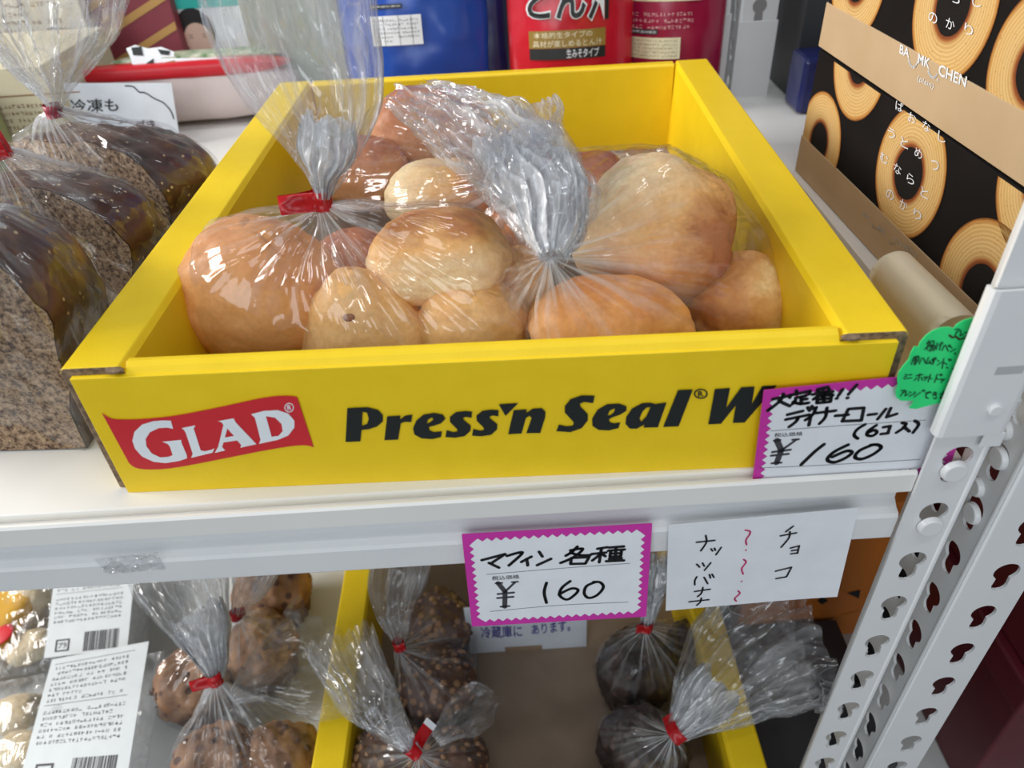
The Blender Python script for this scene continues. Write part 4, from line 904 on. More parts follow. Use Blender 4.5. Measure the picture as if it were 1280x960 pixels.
# ---- wholemeal loaves, cut side to the front
def loaf(x, y, w, h, d, rz, seed, label, lean=0.0):
    root = empty('wholemeal_loaf', (x, y, 0.0005), label, 'bread', 'cut wholemeal loaves beside the tray', R_(rz))
    M = Matrix.Translation((x, y, 0.0008)) @ Matrix.Rotation(R_(rz), 4, 'Z')
    nu, nv = 44, 22; vs = []; fs = []; so = Vector((seed, seed * 2, 0)); face = []
    def pt(a, s):
        # a: round the dome from right foot over the crown to left foot; s 0..1 from cut to far end
        e = math.sqrt(max(0, 1 - s ** 2.6)); ca, sa = math.cos(a), math.sin(a)
        X = w * (abs(ca) ** 0.58) * (1 if ca > 0 else -1) * (0.25 + 0.75 * e) * (1 if e > 0 else 0) * (0.70 + 0.30 * min(1, max(0, sa) * 2.2)); Zz = h * (max(0, sa) ** 0.62) * e
        return Vector((X * e ** 0.3, d * s, Zz))
    for j in range(nv + 1):
        s_ = j / nv
        for i in range(nu + 1):
            a = math.pi * i / nu; q = pt(a, s_); q = q + Vector((q.x, 0, q.z)).normalized() * 0.0055 * fbm(q * 34 + so) * (1 if 0 < i < nu else 0); q.z = max(q.z, 0)
            q.y -= lean * q.z
            vs.append(M @ q)
    for j in range(nv):
        for i in range(nu): k = j * (nu + 1) + i; fs.append((k, k + 1, k + nu + 2, k + nu + 1))
    fs.append(tuple(j * (nu + 1) for j in range(nv + 1)) + tuple(j * (nu + 1) + nu for j in range(nv, -1, -1)))
    mesh('crust', vs, fs, CRUST, root, True)
    rim = [vs[i] for i in range(nu + 1)]; c = sum(rim, Vector()) / len(rim); fv = []; ff = []
    nr = 9
    nrm = (M.to_3x3() @ Vector((0, -1, 0)))
    for r_ in range(nr + 1):
        for i in range(nu + 1):
            q = c.lerp(rim[i], r_ / nr * 0.998); fv.append(q + nrm * (0.0006 + 0.0012 * abs(fbm(q * 120)) * (1 if r_ < nr else 0)))
    for r_ in range(nr):
        for i in range(nu): k = r_ * (nu + 1) + i; ff.append((k, k + 1, k + nu + 2, k + nu + 1))
    for r_ in range(nr): k = r_ * (nu + 1); ff.append((k + nu, k, k + nu + 1, k + 2 * nu + 1))
    mesh('cut_face', fv, ff, CRUMB, root, True)['label'] = 'porous brown crumb on the cut side'
    return root
lf1 = loaf(-0.262, 0.046, 0.064, 0.128, 0.098, -3, 1, 'nearest cut brown loaf showing its porous crumb at the left edge')
lf2 = loaf(-0.283, 0.165, 0.078, 0.094, 0.085, -14, 2, 'middle brown seeded loaf behind the nearest cut one')
lf3 = loaf(-0.287, 0.262, 0.080, 0.084, 0.100, -24, 3, 'farthest dark seeded loaf in front of the white cloud sign')
def loaf_bag(lf, T, seed, label, tie_on, ax, mouth):
    b = empty('bread_bag', (lf.location.x, lf.location.y, 0.0005), label, 'plastic bag')
    bag_body(b, [lf], T, seed, 0.0006, xlim=(-0.5, -0.19), amp=0.007, L=0.05, k=15, grow=0.002)
    if tie_on: tie(b, T + Vector(ax) * 0.006, ax, 0.0065, 0.013, 0.003, (1, -0.6, 0), seed)
    if mouth: plume(b, *mouth)
    return b
Ta = Vector(P(2, 196, 0.112))
loaf_bag(lf2, Ta, 21, 'clear bag on the middle loaf, red tie at the left picture edge', True, (-0.15, 0, 1),
         ([Ta, Ta + Vector((-0.003, 0, 0.012)), Ta + Vector((-0.02, 0.0, 0.045)), Ta + Vector((-0.035, -0.005, 0.09))], [0.004, 0.006, 0.022, 0.035], [0.004, 0.005, 0.012, 0.016], [(1, 0, 0)] * 4, 22))
Tb = Vector(P(68, 142, 0.105))
loaf_bag(lf3, Tb, 23, 'clear bag on the farthest loaf, its pleated mouth fanning upward', False, (0, 0, 1),
         ([Tb, Y(67, 128, Tb.y), Y(58, 85, Tb.y), Y(48, 30, Tb.y), Y(40, -40, Tb.y)], [0.004, 0.006, 0.024, 0.044, 0.052], [0.004, 0.005, 0.013, 0.020, 0.022], [(1, 0, 0)] * 5, 24, None, 8, 0.6))
bt = [o for o in COL.objects if o.name.startswith('bread_bag')][-1]
tie(bt, Tb + Vector((0, 0, 0.002)), (0, 0, 1), 0.0052, 0.008, 0.001, (1, -0.5, 0), 3, plain('faded_red_tape', (0.50, 0.06, 0.10), 0.4))
Tc = Vector(P(-60, 285, 0.115))
loaf_bag(lf1, Tc, 25, 'clear bag stretched over the nearest cut loaf', False, (0, 0, 1), None)

# ================================================================== BACK ROW, UPPER SHELF
def pouch(name, x0, x1, y, h, lean, mat, label, rz=0, th=0.03, seed=1, sx=0.10):
    """stand-up pouch: filled at the foot, pinched flat at the seal on top"""
    root = empty(name, ((x0 + x1) / 2, y, 0), label, 'pouch', None, R_(rz))
    M = Matrix.Translation(((x0 + x1) / 2, y, 0)) @ Matrix.Rotation(R_(rz), 4, 'Z'); w = (x1 - x0) / 2
    nu, nv = 28, 24; vs = []; fs = []
    for j in range(nv + 1):
        s_ = j / nv; bulge = th * (1 - s_) ** 0.55 * min(1, 0.55 + s_ * 3)
        for side in (0, 1):
            for i in range(nu + 1):
                u = -1 + 2 * i / nu; yq = -bulge * (1 - abs(u) ** 2.6) * (1 if side == 0 else -1) - 0.001 * (1 if side == 0 else -1)
                X = w * u; q = Vector((X, yq + lean * s_ * h + 0.0018 * noise.noise(Vector((X * 40, s_ * 7, seed + side * 9))), s_ * h))
                vs.append(M @ q)
    m = 2 * (nu + 1)
    for j in range(nv):
        for side in (0, 1):
            for i in range(nu):
                a = j * m + side * (nu + 1) + i; q = (a, a + 1, a + 1 + m, a + m); fs.append(q if side == 0 else q[::-1])
        for i, k in ((0, nu + 1), (nu, 2 * nu + 1)): a = j * m + i; b = j * m + k; fs.append((a, b, b + m, a + m))
    fs.append(tuple(range(nu + 1)) + tuple(range(2 * nu + 1, nu, -1))); a = nv * m; fs.append(tuple(a + i for i in range(nu + 1)) + tuple(a + i for i in range(2 * nu + 1, nu, -1)))
    mesh('pouch_body', vs, fs, mat, root, True)
    def bend(u, v):
        s_ = v / h; U = u / w; b = th * (1 - s_) ** 0.55 * min(1, 0.55 + s_ * 3)
        return b * (1 - abs(U) ** 2.6) - th * 0.0 + 0.0022 if abs(U) <= 1 else 0
    s = Surf(M @ Vector((0, 0, 0)), M.to_3x3() @ Vector((1, 0, 0)), M.to_3x3() @ Vector((0, lean, 1)))
    s.bend = bend
    return root, s
def panel(s, root, u0, v0, u1, v1, mat, name='printed_panel', off=0.0, n=8):
    vs = []; fs = []
    for j in range(n + 1):
        for i in range(n + 1): vs.append(s.P(u0 + (u1 - u0) * i / n, v0 + (v1 - v0) * j / n, off))
    for j in range(n):
        for i in range(n): a = j * (n + 1) + i; fs.append((a, a + 1, a + n + 2, a + n + 1))
    return mesh(name, vs, fs, mat, root)
bp_, sb = pouch('blue_pouch', -0.135, 0.000, 0.490, 0.24, 0.12, BLUEP, 'glossy blue food pouch with white nutrition table behind the tray', 0, 0.028, 1)
# panels positioned on the pouch where the photograph shows them
def puv(s, x, y, dpt=0.02):
    q = on_plane(x, y, s.O + s.Nn * dpt, s.Nn) - s.O; return q.dot(s.U), q.dot(s.V)
def puv4(s, l, d=0.02): return [puv(s, *p, d) for p in l]
a = puv(sb, 467, 58); b = puv(sb, 526, 17)
panel(sb, bp_, a[0], a[1], b[0], b[1], CARD, 'nutrition_table')
pr = Print(sb)
fine_print(pr, a[0] + 0.002, a[1] + 0.002, b[0] - 0.002, b[1] - 0.002, 6, seed=4); 
for q in (0.25, 0.55, 0.8): uu = a[0] + (b[0] - a[0]) * q; pr.poly([rect(uu, a[1], uu + 0.0004, b[1])])
pr.make('table_print', GREYINK, bp_)
a = puv(sb, 462, 12); b = puv(sb, 502, 4)
panel(sb, bp_, a[0], a[1], b[0], b[1], BLACKP, 'black_bar'); pr = Print(sb); pr.text('栄養成分表示', [(a[0] + .001, b[1] - .001), (b[0] - .001, b[1] - .001), (b[0] - .001, a[1] + .001), (a[0] + .001, a[1] + .001)], 0.0004, 0.01); pr.make('bar_print', CARD, bp_)
pouch('navy_pouch', -0.018, 0.024, 0.515, 0.24, 0.1, NAVYP, 'dark navy pouch squeezed between the blue and the red pouches', 6, 0.03, 3)
rp, sr = pouch('red_pouch', 0.018, 0.131, 0.480, 0.24, 0.10, REDP, 'glossy red soup pouch with big black Japanese characters', 0, 0.026, 2)
pr = Print(sr); q = puv4(sr, [(656, -22), (776, -36), (774, 25), (658, 28)]); pr.text('とん汁', q, 0.0022, 0.055); pr.make('title_outline', WHITEP, rp, 'white outline of the title')
pr = Print(sr); q = puv4(sr, [(658, -20), (774, -34), (772, 23), (660, 26)]); pr.text('とん汁', q, 0.0028, 0.02); pr.make('title_lettering', BLACKP, rp, 'black title characters')
a = puv(sr, 662, 62); b = puv(sr, 757, 34); panel(sr, rp, a[0], a[1], b[0], b[1], GOLDP, 'gold_panel')
pr = Print(sr); hv = (a[1] + b[1]) / 2
pr.text('本格的生タイプの', [(a[0] + .004, b[1] - .001), (b[0] - .012, b[1] - .001), (b[0] - .012, hv + .001), (a[0] + .004, hv + .001)], 0.0004, 0.01); pr.text('具材が楽しめるとん汁', [(a[0] + .003, hv - .0006), (b[0] - .003, hv - .0006), (b[0] - .003, a[1] + .001), (a[0] + .003, a[1] + .001)], 0.0004, 0.01)
pr.make('gold_panel_print', CREAMP, rp)
c = puv(sr, 757, 70); panel(sr, rp, a[0], c[1], b[0], a[1] - 0.0003, BLACKP, 'black_bar'); pr = Print(sr); pr.text('生みそタイプ', [(a[0] + (b[0] - a[0]) * .48, a[1] - .001), (b[0] - .006, a[1] - .001), (b[0] - .006, c[1] + .001), (a[0] + (b[0] - a[0]) * .48, c[1] + .001)], 0.0004, 0.01); pr.make('bar_print', CARD, rp)
wp, sw_ = pouch('red_pouch', 0.131, 0.216, 0.488, 0.24, 0.10, WINEP, 'darker wine-red pouch with its back label turned forward, right of the soup pouch', -4, 0.026, 5)
a = puv(sw_, 788, 75); b = puv(sw_, 850, 46); panel(sw_, wp, a[0], a[1], b[0], b[1], CREAMP, 'nutrition_table'); pr = Print(sw_); fine_print(pr, a[0] + .001, a[1] + .001, b[0] - .001, b[1] - .001, 5, seed=8)
a = puv(sw_, 786, 40); b = puv(sw_, 872, 12); pr.make('table_print', plain('olive_ink', (0.15, 0.16, 0.05), 0.5), wp); pr = Print(sw_); fine_print(pr, a[0], a[1], b[0], b[1], 3, seed=9)
pr.make('back_text', plain('pink_white_print', (0.75, 0.45, 0.45), 0.5), wp)
a = puv(sw_, 790, 45); b = puv(sw_, 822, 37); panel(sw_, wp, a[0], a[1], b[0], b[1], BLACKP, 'black_bar'); pr = Print(sw_); pr.text('栄養成分表示', [(a[0] + .001, b[1] - .001), (b[0] - .001, b[1] - .001), (b[0] - .001, a[1] + .001), (a[0] + .001, a[1] + .001)], 0.0004, 0.01); pr.make('bar_print', CARD, wp)
a = puv(sw_, 788, 4); b = puv(sw_, 880, -30); panel(sw_, wp, a[0], a[1], b[0], b[1], CREAMP, 'cream_panel')

# grey-green carton behind the tall bag mouth
box('carton', (-0.240, 0.56, 0.0), (-0.140, 0.62, 0.19), noisy('grey_green_carton', (0.32, 0.36, 0.30), (0.40, 0.43, 0.36), 20, 0.5), None, 0.001)
tag(bpy.data.objects['carton'], 'grey-green carton behind the upright bag mouth on the upper shelf', 'box')
# beauty pack with a printed face
fpk = box('face_pack', (-0.345, 0.655, 0.0), (-0.240, 0.675, 0.20), CARD, None, 0.001); tag(fpk, 'white packet with teal band and printed dark-haired face at the back', 'packet')
fs_ = Surf((-0.345, 0.6548, 0), (1, 0, 0), (0, 0, 1))
def fq(x, y): return fs_.px(x, y)
a = fq(218, 12); b = fq(300, -20); Print(fs_).poly([rect(a[0], a[1], b[0], b[1])], 0.0004).make('teal_band', TEAL, fpk)
c = fq(246, 42); Print(fs_).poly([circ(c[0], c[1] + 0.003, 0.0205, 28, 0.023)], 0.0004).make('printed_hair', HAIR, fpk)
Print(fs_).poly([circ(c[0] + 0.001, c[1] - 0.006, 0.0155, 28, 0.0170)], 0.0006).make('printed_face', SKIN, fpk)
pr = Print(fs_)
for dx in (-0.0065, 0.0080): pr.stroke([(c[0] + dx - 0.0018, c[1] - 0.004), (c[0] + dx, c[1] - 0.0032), (c[0] + dx + 0.0018, c[1] - 0.004)], 0.0007, 0.0008); pr.stroke([(c[0] + dx - 0.002, c[1] - 0.001), (c[0] + dx + 0.002, c[1] - 0.0008)], 0.0005, 0.0008)
pr.make('printed_eyes', HAIR, fpk)
# red and white food pack lying on its side
rk = empty('food_pack', (-0.31, 0.56, 0), 'red and white food bag with printed greens lying behind the white sign', 'food bag')
def pillow(lo, hi, M, mat, parent, name='pack_body', seed=1, pwr=4):
    bm = bmesh.new(); bmesh.ops.create_cube(bm, size=2); bmesh.ops.subdivide_edges(bm, edges=bm.edges[:], cuts=11, use_grid_fill=True)
    lo = Vector(lo); hi = Vector(hi); c = (lo + hi) / 2; hs = (hi - lo) / 2
    for v in bm.verts:
        n_ = (abs(v.co.x) ** pwr + abs(v.co.y) ** pwr + abs(v.co.z) ** pwr) ** (1 / pwr); q = v.co / n_
        e = 1 - 0.55 * abs(q.x) ** 6
        q = Vector((q.x * hs.x, q.y * hs.y, q.z * hs.z * e)); q *= 1 + 0.04 * noise.noise(q * 40 + Vector((seed, 0, 0))); v.co = q + c
    if M: bm.transform(M)
    return from_bm(name, bm, mat, parent, True)
Mk = Matrix.Translation((-0.315, 0.560, 0.029)) @ Matrix.Rotation(R_(1), 4, 'Z') @ Matrix.Rotation(R_(-8), 4, 'X')
pillow((-0.110, -0.036, -0.028), (0.118, 0.036, 0.031), Mk, RICE, rk)
pillow((-0.106, -0.037, 0.012), (0.114, 0.0, 0.0285), Mk @ Matrix.Translation((0, -0.0012, 0.002)), plain('red_pack_print', (0.55, 0.01, 0.02), 0.3), rk, 'red_band', 2)
pillow((-0.070, -0.018, 0.024), (0.110, 0.037, 0.0345), Mk, VEG, rk, 'greens_print', 3)
ks = Surf(Mk @ Vector((0, -0.0395, 0)), Mk.to_3x3() @ Vector((1, 0, 0)), Mk.to_3x3() @ Vector((0, 0.35, 1)))
pr = Print(ks); k1 = tracer(ks, 80, 0, 4.923)
pr.poly([k1([(385, 300), (440, 278), (520, 300), (600, 290), (680, 320), (680, 350), (600, 355), (598, 440), (580, 470), (400, 475), (392, 440), (425, 400), (405, 340)])], 0.001)
pr.poly([k1([(600, 360), (1090, 355), (1090, 385), (600, 385)])], 0.001)
pr.make('logo_outline', WHITEP, rk)
pr = Print(ks)
for q in ([(435, 440), (555, 362), (558, 435)], [(418, 295), (480, 288), (492, 345), (430, 342)], [(580, 305), (655, 315), (650, 342), (600, 338)]): pr.poly([k1(q)], 0.0015)
pr.make('logo_print', BLACKP, rk)
Print(ks).poly([k1([(610, 388), (685, 372), (705, 420), (650, 445)]), k1([(628, 398), (676, 388), (688, 415), (655, 430)])], 0.0015).make('gold_square', GOLDP, rk)
# white cloud sign
ss = Surf(at(226, 183, 0.4775, 1) - Vector((0.12, 0, 0.0)), (1, 0, 0), (0, 0.10, 1))
sg = empty('handwritten_sign', ss.O, 'white sign with handwritten Japanese and cloud outline behind the loaves', 'sign')
kz = tracer(ss, 0, 0, 3.0)
sheet('sign_sheet', ss, 0, 0, CARDB, sg, 0.001, outline=kz([(235, 312), (642, 312), (680, 562), (240, 600)]))
pr = Print(ss); pr.text('冷凍も', kz([(262, 372), (440, 368), (446, 418), (266, 424)]), 0.0005, 0.012); pr.text('づき', kz([(505, 452), (580, 448), (584, 486), (508, 490)]), 0.0005, 0.012)
for st in ([(300, 470), (345, 462)], [(380, 455), (425, 470)], [(445, 462), (480, 455)]): pr.stroke(kz(st), 0.0009)
pr.stroke(kz([(470, 322), (500, 325), (522, 345), (545, 348), (580, 370), (612, 385), (640, 415), (652, 445)]), 0.0012)
pr.make('handwriting', INK, sg)
# striped wine box and beige cartons, far left
sbx = box('striped_carton', (-0.56, 0.64, 0.0), (-0.335, 0.70, 0.17), STRIPE_R, None, 0.001); tag(sbx, 'wine-red carton with ochre diagonal stripes at the upper left', 'box')
sf = Surf((-0.56, 0.6398, 0), (1, 0, 0), (0, 0, 1))
for i in range(9):
    z0_ = -0.06 + i * 0.030
    q = clip_poly([(0.0, z0_), (0.225, z0_ + 0.10), (0.225, z0_ + 0.108), (0.0, z0_ + 0.008)], 0.001, 0.002, 0.224, 0.168)
    if len(q) > 2: Print(sf).poly([q], 0.0003).make('ochre_stripe', STRIPE_O, sbx)
bc = box('beige_carton', (-0.60, 0.46, 0.0), (-0.395, 0.60, 0.085), BEIGE, None, 0.001); tag(bc, 'beige printed carton with a square code and brown band behind the loaves', 'box')
bs = Surf((-0.60, 0.4598, 0), (1, 0, 0), (0, 0, 1))
a = bs.px(0, 122); b = bs.px(100, 114); Print(bs).poly([rect(a[0] - .05, a[1], b[0] + 0.0, b[1])], 0.0003).make('brown_band', BROWNST, bc)
pr = Print(bs); fine_print(pr, 0.10, 0.03, 0.20, 0.055, 4, seed=12); pr.make('small_print', BROWNST, bc)
b2c = box('beige_carton', (-0.70, 0.62, 0.0), (-0.42, 0.635, 0.20), noisy('pale_beige_carton', (0.55, 0.52, 0.42), (0.62, 0.58, 0.48), 12, 0.6), None, 0.001); tag(b2c, 'tall pale beige carton seen through the fanned bag mouth at upper left', 'box')
s_b = Surf((-0.70, 0.6198, 0), (1, 0, 0), (0, 0, 1)); pr = Print(s_b); q = puv4(s_b, [(60, 35), (110, 35), (108, 45), (62, 45)], 0); pr.poly([q]); pr.make('dark_bar', GREYINK, b2c)
pr = Print(s_b); fine_print(pr, 0.16, 0.06, 0.26, 0.11, 6, seed=14); pr.make('small_print', BROWNST, b2c)
gc = box('green_carton', (-0.60, 0.36, 0.0), (-0.445, 0.455, 0.07), noisy('olive_carton', (0.22, 0.24, 0.10), (0.30, 0.32, 0.15), 12, 0.6), None, 0.001); tag(gc, 'olive green carton at the left edge behind the bagged loaves', 'box')

# ================================================================== BLACK CAKE CARTONS, RIGHT
A0 = Vector((0.2480, 0.338, 0)); 
pA_, pB_ = at(995, 213, 0.0), at(1110, 338, 0.0)
dv = (pB_ - pA_); dv.z = 0; dv.normalize()
LEN = 0.285; nv_ = Vector((dv.y, -dv.x, 0))     # outward normal of the printed face
if nv_.x > 0: nv_ = -nv_
Mx = Matrix((dv, -nv_, Vector((0, 0, 1)))).transposed().to_4x4(); Mx.translation = pA_
SEAM = 0.094
def donut_mat():
    m, nt, b, o = newmat('ring_cake_print'); L = nt.links.new
    tc = N(nt, 'ShaderNodeTexCoord'); ln = N(nt, 'ShaderNodeVectorMath', operation='LENGTH'); L(tc.outputs['UV'], ln.inputs[0])
    nz = N(nt, 'ShaderNodeTexNoise'); nz.inputs['Scale'].default_value = 3; L(tc.outputs['UV'], nz.inputs['Vector'])
    ad = N(nt, 'ShaderNodeMath', operation='MULTIPLY_ADD'); L(nz.outputs[0], ad.inputs[0]); ad.inputs[1].default_value = 0.03; L(ln.outputs['Value'], ad.inputs[2])
    r = ramp(nt, [(0.0, (0.012, 0.011, 0.011)), (0.405, (0.012, 0.011, 0.011)), (0.42, (0.22, 0.06, 0.02)), (0.47, (0.40, 0.15, 0.05)), (0.50, (0.62, 0.40, 0.16)), (0.62, (0.72, 0.50, 0.22)), (0.93, (0.70, 0.46, 0.18)), (0.985, (0.52, 0.24, 0.06)), (1.0, (0.30, 0.12, 0.03))]); L(ad.outputs[0], r.inputs[0])
    sn = N(nt, 'ShaderNodeMath', operation='MULTIPLY'); L(ad.outputs[0], sn.inputs[0]); sn.inputs[1].default_value = 110
    sn2 = N(nt, 'ShaderNodeMath', operation='SINE'); L(sn.outputs[0], sn2.inputs[0])
    r2 = ramp(nt, [(0.0, (0.86, 0.80, 0.72)), (0.5, (1, 1, 1))]); L(sn2.outputs[0], r2.inputs[0])
    mx = N(nt, 'ShaderNodeMixRGB', blend_type='MULTIPLY'); mx.inputs[0].default_value = 1; L(r.outputs[0], mx.inputs[1]); L(r2.outputs[0], mx.inputs[2])
    vz = N(nt, 'ShaderNodeTexVoronoi'); vz.inputs['Scale'].default_value = 16; L(tc.outputs['UV'], vz.inputs['Vector']); r3 = ramp(nt, [(0.10, (0.6, 0.45, 0.3)), (0.16, (1, 1, 1))]); L(vz.outputs['Distance'], r3.inputs[0])
    m3 = N(nt, 'ShaderNodeMixRGB', blend_type='MULTIPLY'); m3.inputs[0].default_value = 1; L(mx.outputs[0], m3.inputs[1]); L(r3.outputs[0], m3.inputs[2])
    L(m3.outputs[0], b.inputs['Base Color']); b.inputs['Roughness'].default_value = 0.7; b.inputs['Specular IOR Level'].default_value = 0.15
    return m
DONUT = donut_mat()
FS = Surf(pA_, dv, (0, 0, 1))
if FS.Nn.dot(nv_) < 0: FS.Nn = -FS.Nn
def carton(z0, z1, band0, band1, label, donuts):
    root = empty('cake_carton', pA_ + Vector((0, 0, z0)), label, 'box')
    box('carton_body', (0, 0, z0 + 0.0003), (LEN, 0.12, z1 - 0.0006), BLACKBOX, root, 0.0012, 2, Mx)
    box('kraft_sleeve', (-0.0006, -0.0008, band0), (LEN + 0.0006, 0.1206, band1), KRAFTBAND, root, 0.0004, 2, Mx)['label'] = 'kraft paper band round the carton'
    for (x, y, r) in donuts:
        cu, cv = FS.px(x, y)
        lo = band1 + 0.0003 if cv > band1 - r and z0 < band1 < z1 and cv > z0 else z0
        poly = clip_poly([(cu + r * math.cos(2 * math.pi * i / 64), cv + r * math.sin(2 * math.pi * i / 64)) for i in range(64)], 0.001, max(z0 + 0.001, band1), LEN - 0.001, z1 - 0.0018)
        if len(poly) < 3: continue
        v_, f_ = fill(FS, [poly], 0.0004)
        me = mesh('ring_cake_print', v_, f_, DONUT, root, False, [((p[0] - cu) / r, (p[1] - cv) / r) for p in poly])
        if me.data.polygons and me.data.polygons[0].normal.dot(nv_) < 0: me.data.flip_normals()
    return root
ct1 = carton(0.0, SEAM, 0.0006, 0.0290, 'black ring-cake carton standing on the shelf, its kraft band low and shaded', [(1136, 217, 0.0385), (1076, 74, 0.0385), (1024, 178, 0.036), (1226, 366, 0.0385), (1312, 236, 0.036)])
ct2 = carton(SEAM + 0.0004, 2 * SEAM + 0.02, SEAM + 0.0012, SEAM + 0.0305, 'black ring-cake carton stacked on top, its kraft band lit', [(1192, 6, 0.0385), (1298, 88, 0.036), (1074, -30, 0.0385)])
def ftext(root, off, mat, items, bold=0.0, name='carton_lettering'):
    pr = Print(FS)
    for tx, q in items: pr.text(tx, [FS.px(*p) for p in q], off, bold)
    return pr
z4 = lambda pts: Z(pts, 880, 0, 3.2)
def chars(items, w, h, dx=-4, dy=24):
    out = []
    for ch, x, y in items: out.append((ch, z4([(x - w / 2, y - h / 2 - 8), (x + w / 2, y - h / 2 + 10), (x + w / 2 - 3, y + h / 2 + 8), (x - w / 2 - 3, y + h / 2 - 8)])))
    return out
pr = ftext(ct2, 0.0012, WHITEP, [('BA', z4([(793, 176), (832, 194), (828, 234), (789, 212)])), ('MK', z4([(866, 212), (915, 236), (910, 276), (862, 252)])), ('CHEN', z4([(950, 254), (1062, 306), (1055, 350), (945, 300)]))], 0.02)
for st in ([(826, 240), (836, 262), (850, 268), (860, 252)], [(905, 285), (915, 304), (930, 310), (940, 298)], [(943, 318), (944, 320)]): pr.stroke([FS.px(*p) for p in z4(st)], 0.0012, 0.0012)
pr.text('(plain)', [FS.px(*p) for p in z4([(864, 300), (930, 334), (924, 362), (860, 326)])], 0.0012)
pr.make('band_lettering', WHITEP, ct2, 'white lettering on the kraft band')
pr = Print(FS)
for tx, q in (('BA', [(568, 10), (594, 28), (588, 44), (562, 25)]), ('MK', [(622, 58), (652, 80), (646, 98), (616, 76)]), ('CHEN', [(680, 98), (758, 158), (752, 178), (674, 118)])): pr.text(tx, [FS.px(880 + a / 2.8225, 260 + b / 2.8225) for a, b in q], 0.0012, 0.01)
for st in ([(598, 55), (603, 68), (612, 74), (620, 68)], [(656, 112), (662, 124), (670, 128), (677, 120)]): pr.stroke([FS.px(880 + a / 2.8225, 260 + b / 2.8225) for a, b in st], 0.0007, 0.0012)
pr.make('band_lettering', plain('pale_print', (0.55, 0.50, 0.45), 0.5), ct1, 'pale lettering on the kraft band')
pr = ftext(ct1, 0.0010, WHITEP, chars([('ば', 790, 425), ('お', 840, 470), ('な', 898, 505), ('し', 960, 548), ('う', 757, 532), ('と', 810, 570), ('め', 866, 612), ('む', 728, 632), ('な', 782, 675), ('ら', 834, 715), ('つ', 932, 660), ('の', 752, 778), ('か', 806, 818), ('り', 862, 858), ('と', 890, 770)], 30, 40))
pr.make('ring_lettering', WHITEP, ct1, 'white hiragana scattered round the ring cake')
pr = ftext(ct2, 0.0010, WHITEP, chars([('の', 924, 70), ('か', 994, 95), ('り', 1068, 118), ('し', 1100, 5), ('ら', 1015, -10)], 34, 44))
pr.make('ring_lettering', WHITEP, ct2, 'white hiragana on the upper ring cake')

gbx = box('grey_carton', (0.292, 0.50, 0.0005), (0.40, 0.60, 0.21), CHAR, None, 0.001); tag(gbx, 'dark grey carton deep on the neighbouring shelf left of the cake cartons', 'box')
bpk = box('blue_packet', (0.284, 0.455, 0.0005), (0.34, 0.495, 0.050), NAVYP, None, 0.004); tag(bpk, 'small navy blue packet in the dark behind the cake cartons', 'packet')
# curled cream paper
cpa = at(1122, 312, 0.060); cpb = at(1204, 392, 0.060); axd = (cpb - cpa); Lc = axd.length; axd.normalize(); sd = axd.cross(Vector((0, 0, 1))).normalized()
if sd.x > 0: sd = -sd
vs = []; fs = []; nn_ = 26; r0 = 0.0125
cross = []
for i in range(nn_ + 1):
    t_ = i / nn_
    a = R_(-150 + 330 * t_) if t_ < 1 else R_(180)
    rr = r0 * (1 - 0.10 * t_)
    cross.append((rr * math.cos(R_(20) + a), rr * math.sin(R_(20) + a)))
cross = [(cross[-1][0] + 0.002, cross[-1][1] - 0.042), (cross[-1][0] + 0.0005, cross[-1][1] - 0.015)] + cross[::-1]
for j in range(13):
    s_ = j / 12; c = cpa.lerp(cpb, s_)
    for (a, b) in cross: vs.append(c + sd * (-a) + Vector((0, 0, b - r0)))
m = len(cross)
for j in range(12):
    for i in range(m - 1): k = j * m + i; fs.append((k, k + 1, k + m + 1, k + m))
bm = bmesh.new(); V = [bm.verts.new(v) for v in vs]
for f in fs: bm.faces.new([V[i] for i in f])
bmesh.ops.solidify(bm, geom=bm.faces[:], thickness=0.0003)
cp = from_bm('curled_paper', bm, CREAM, None, True); tag(cp, 'curled cream paper sheet between the tray and the black cartons', 'paper')

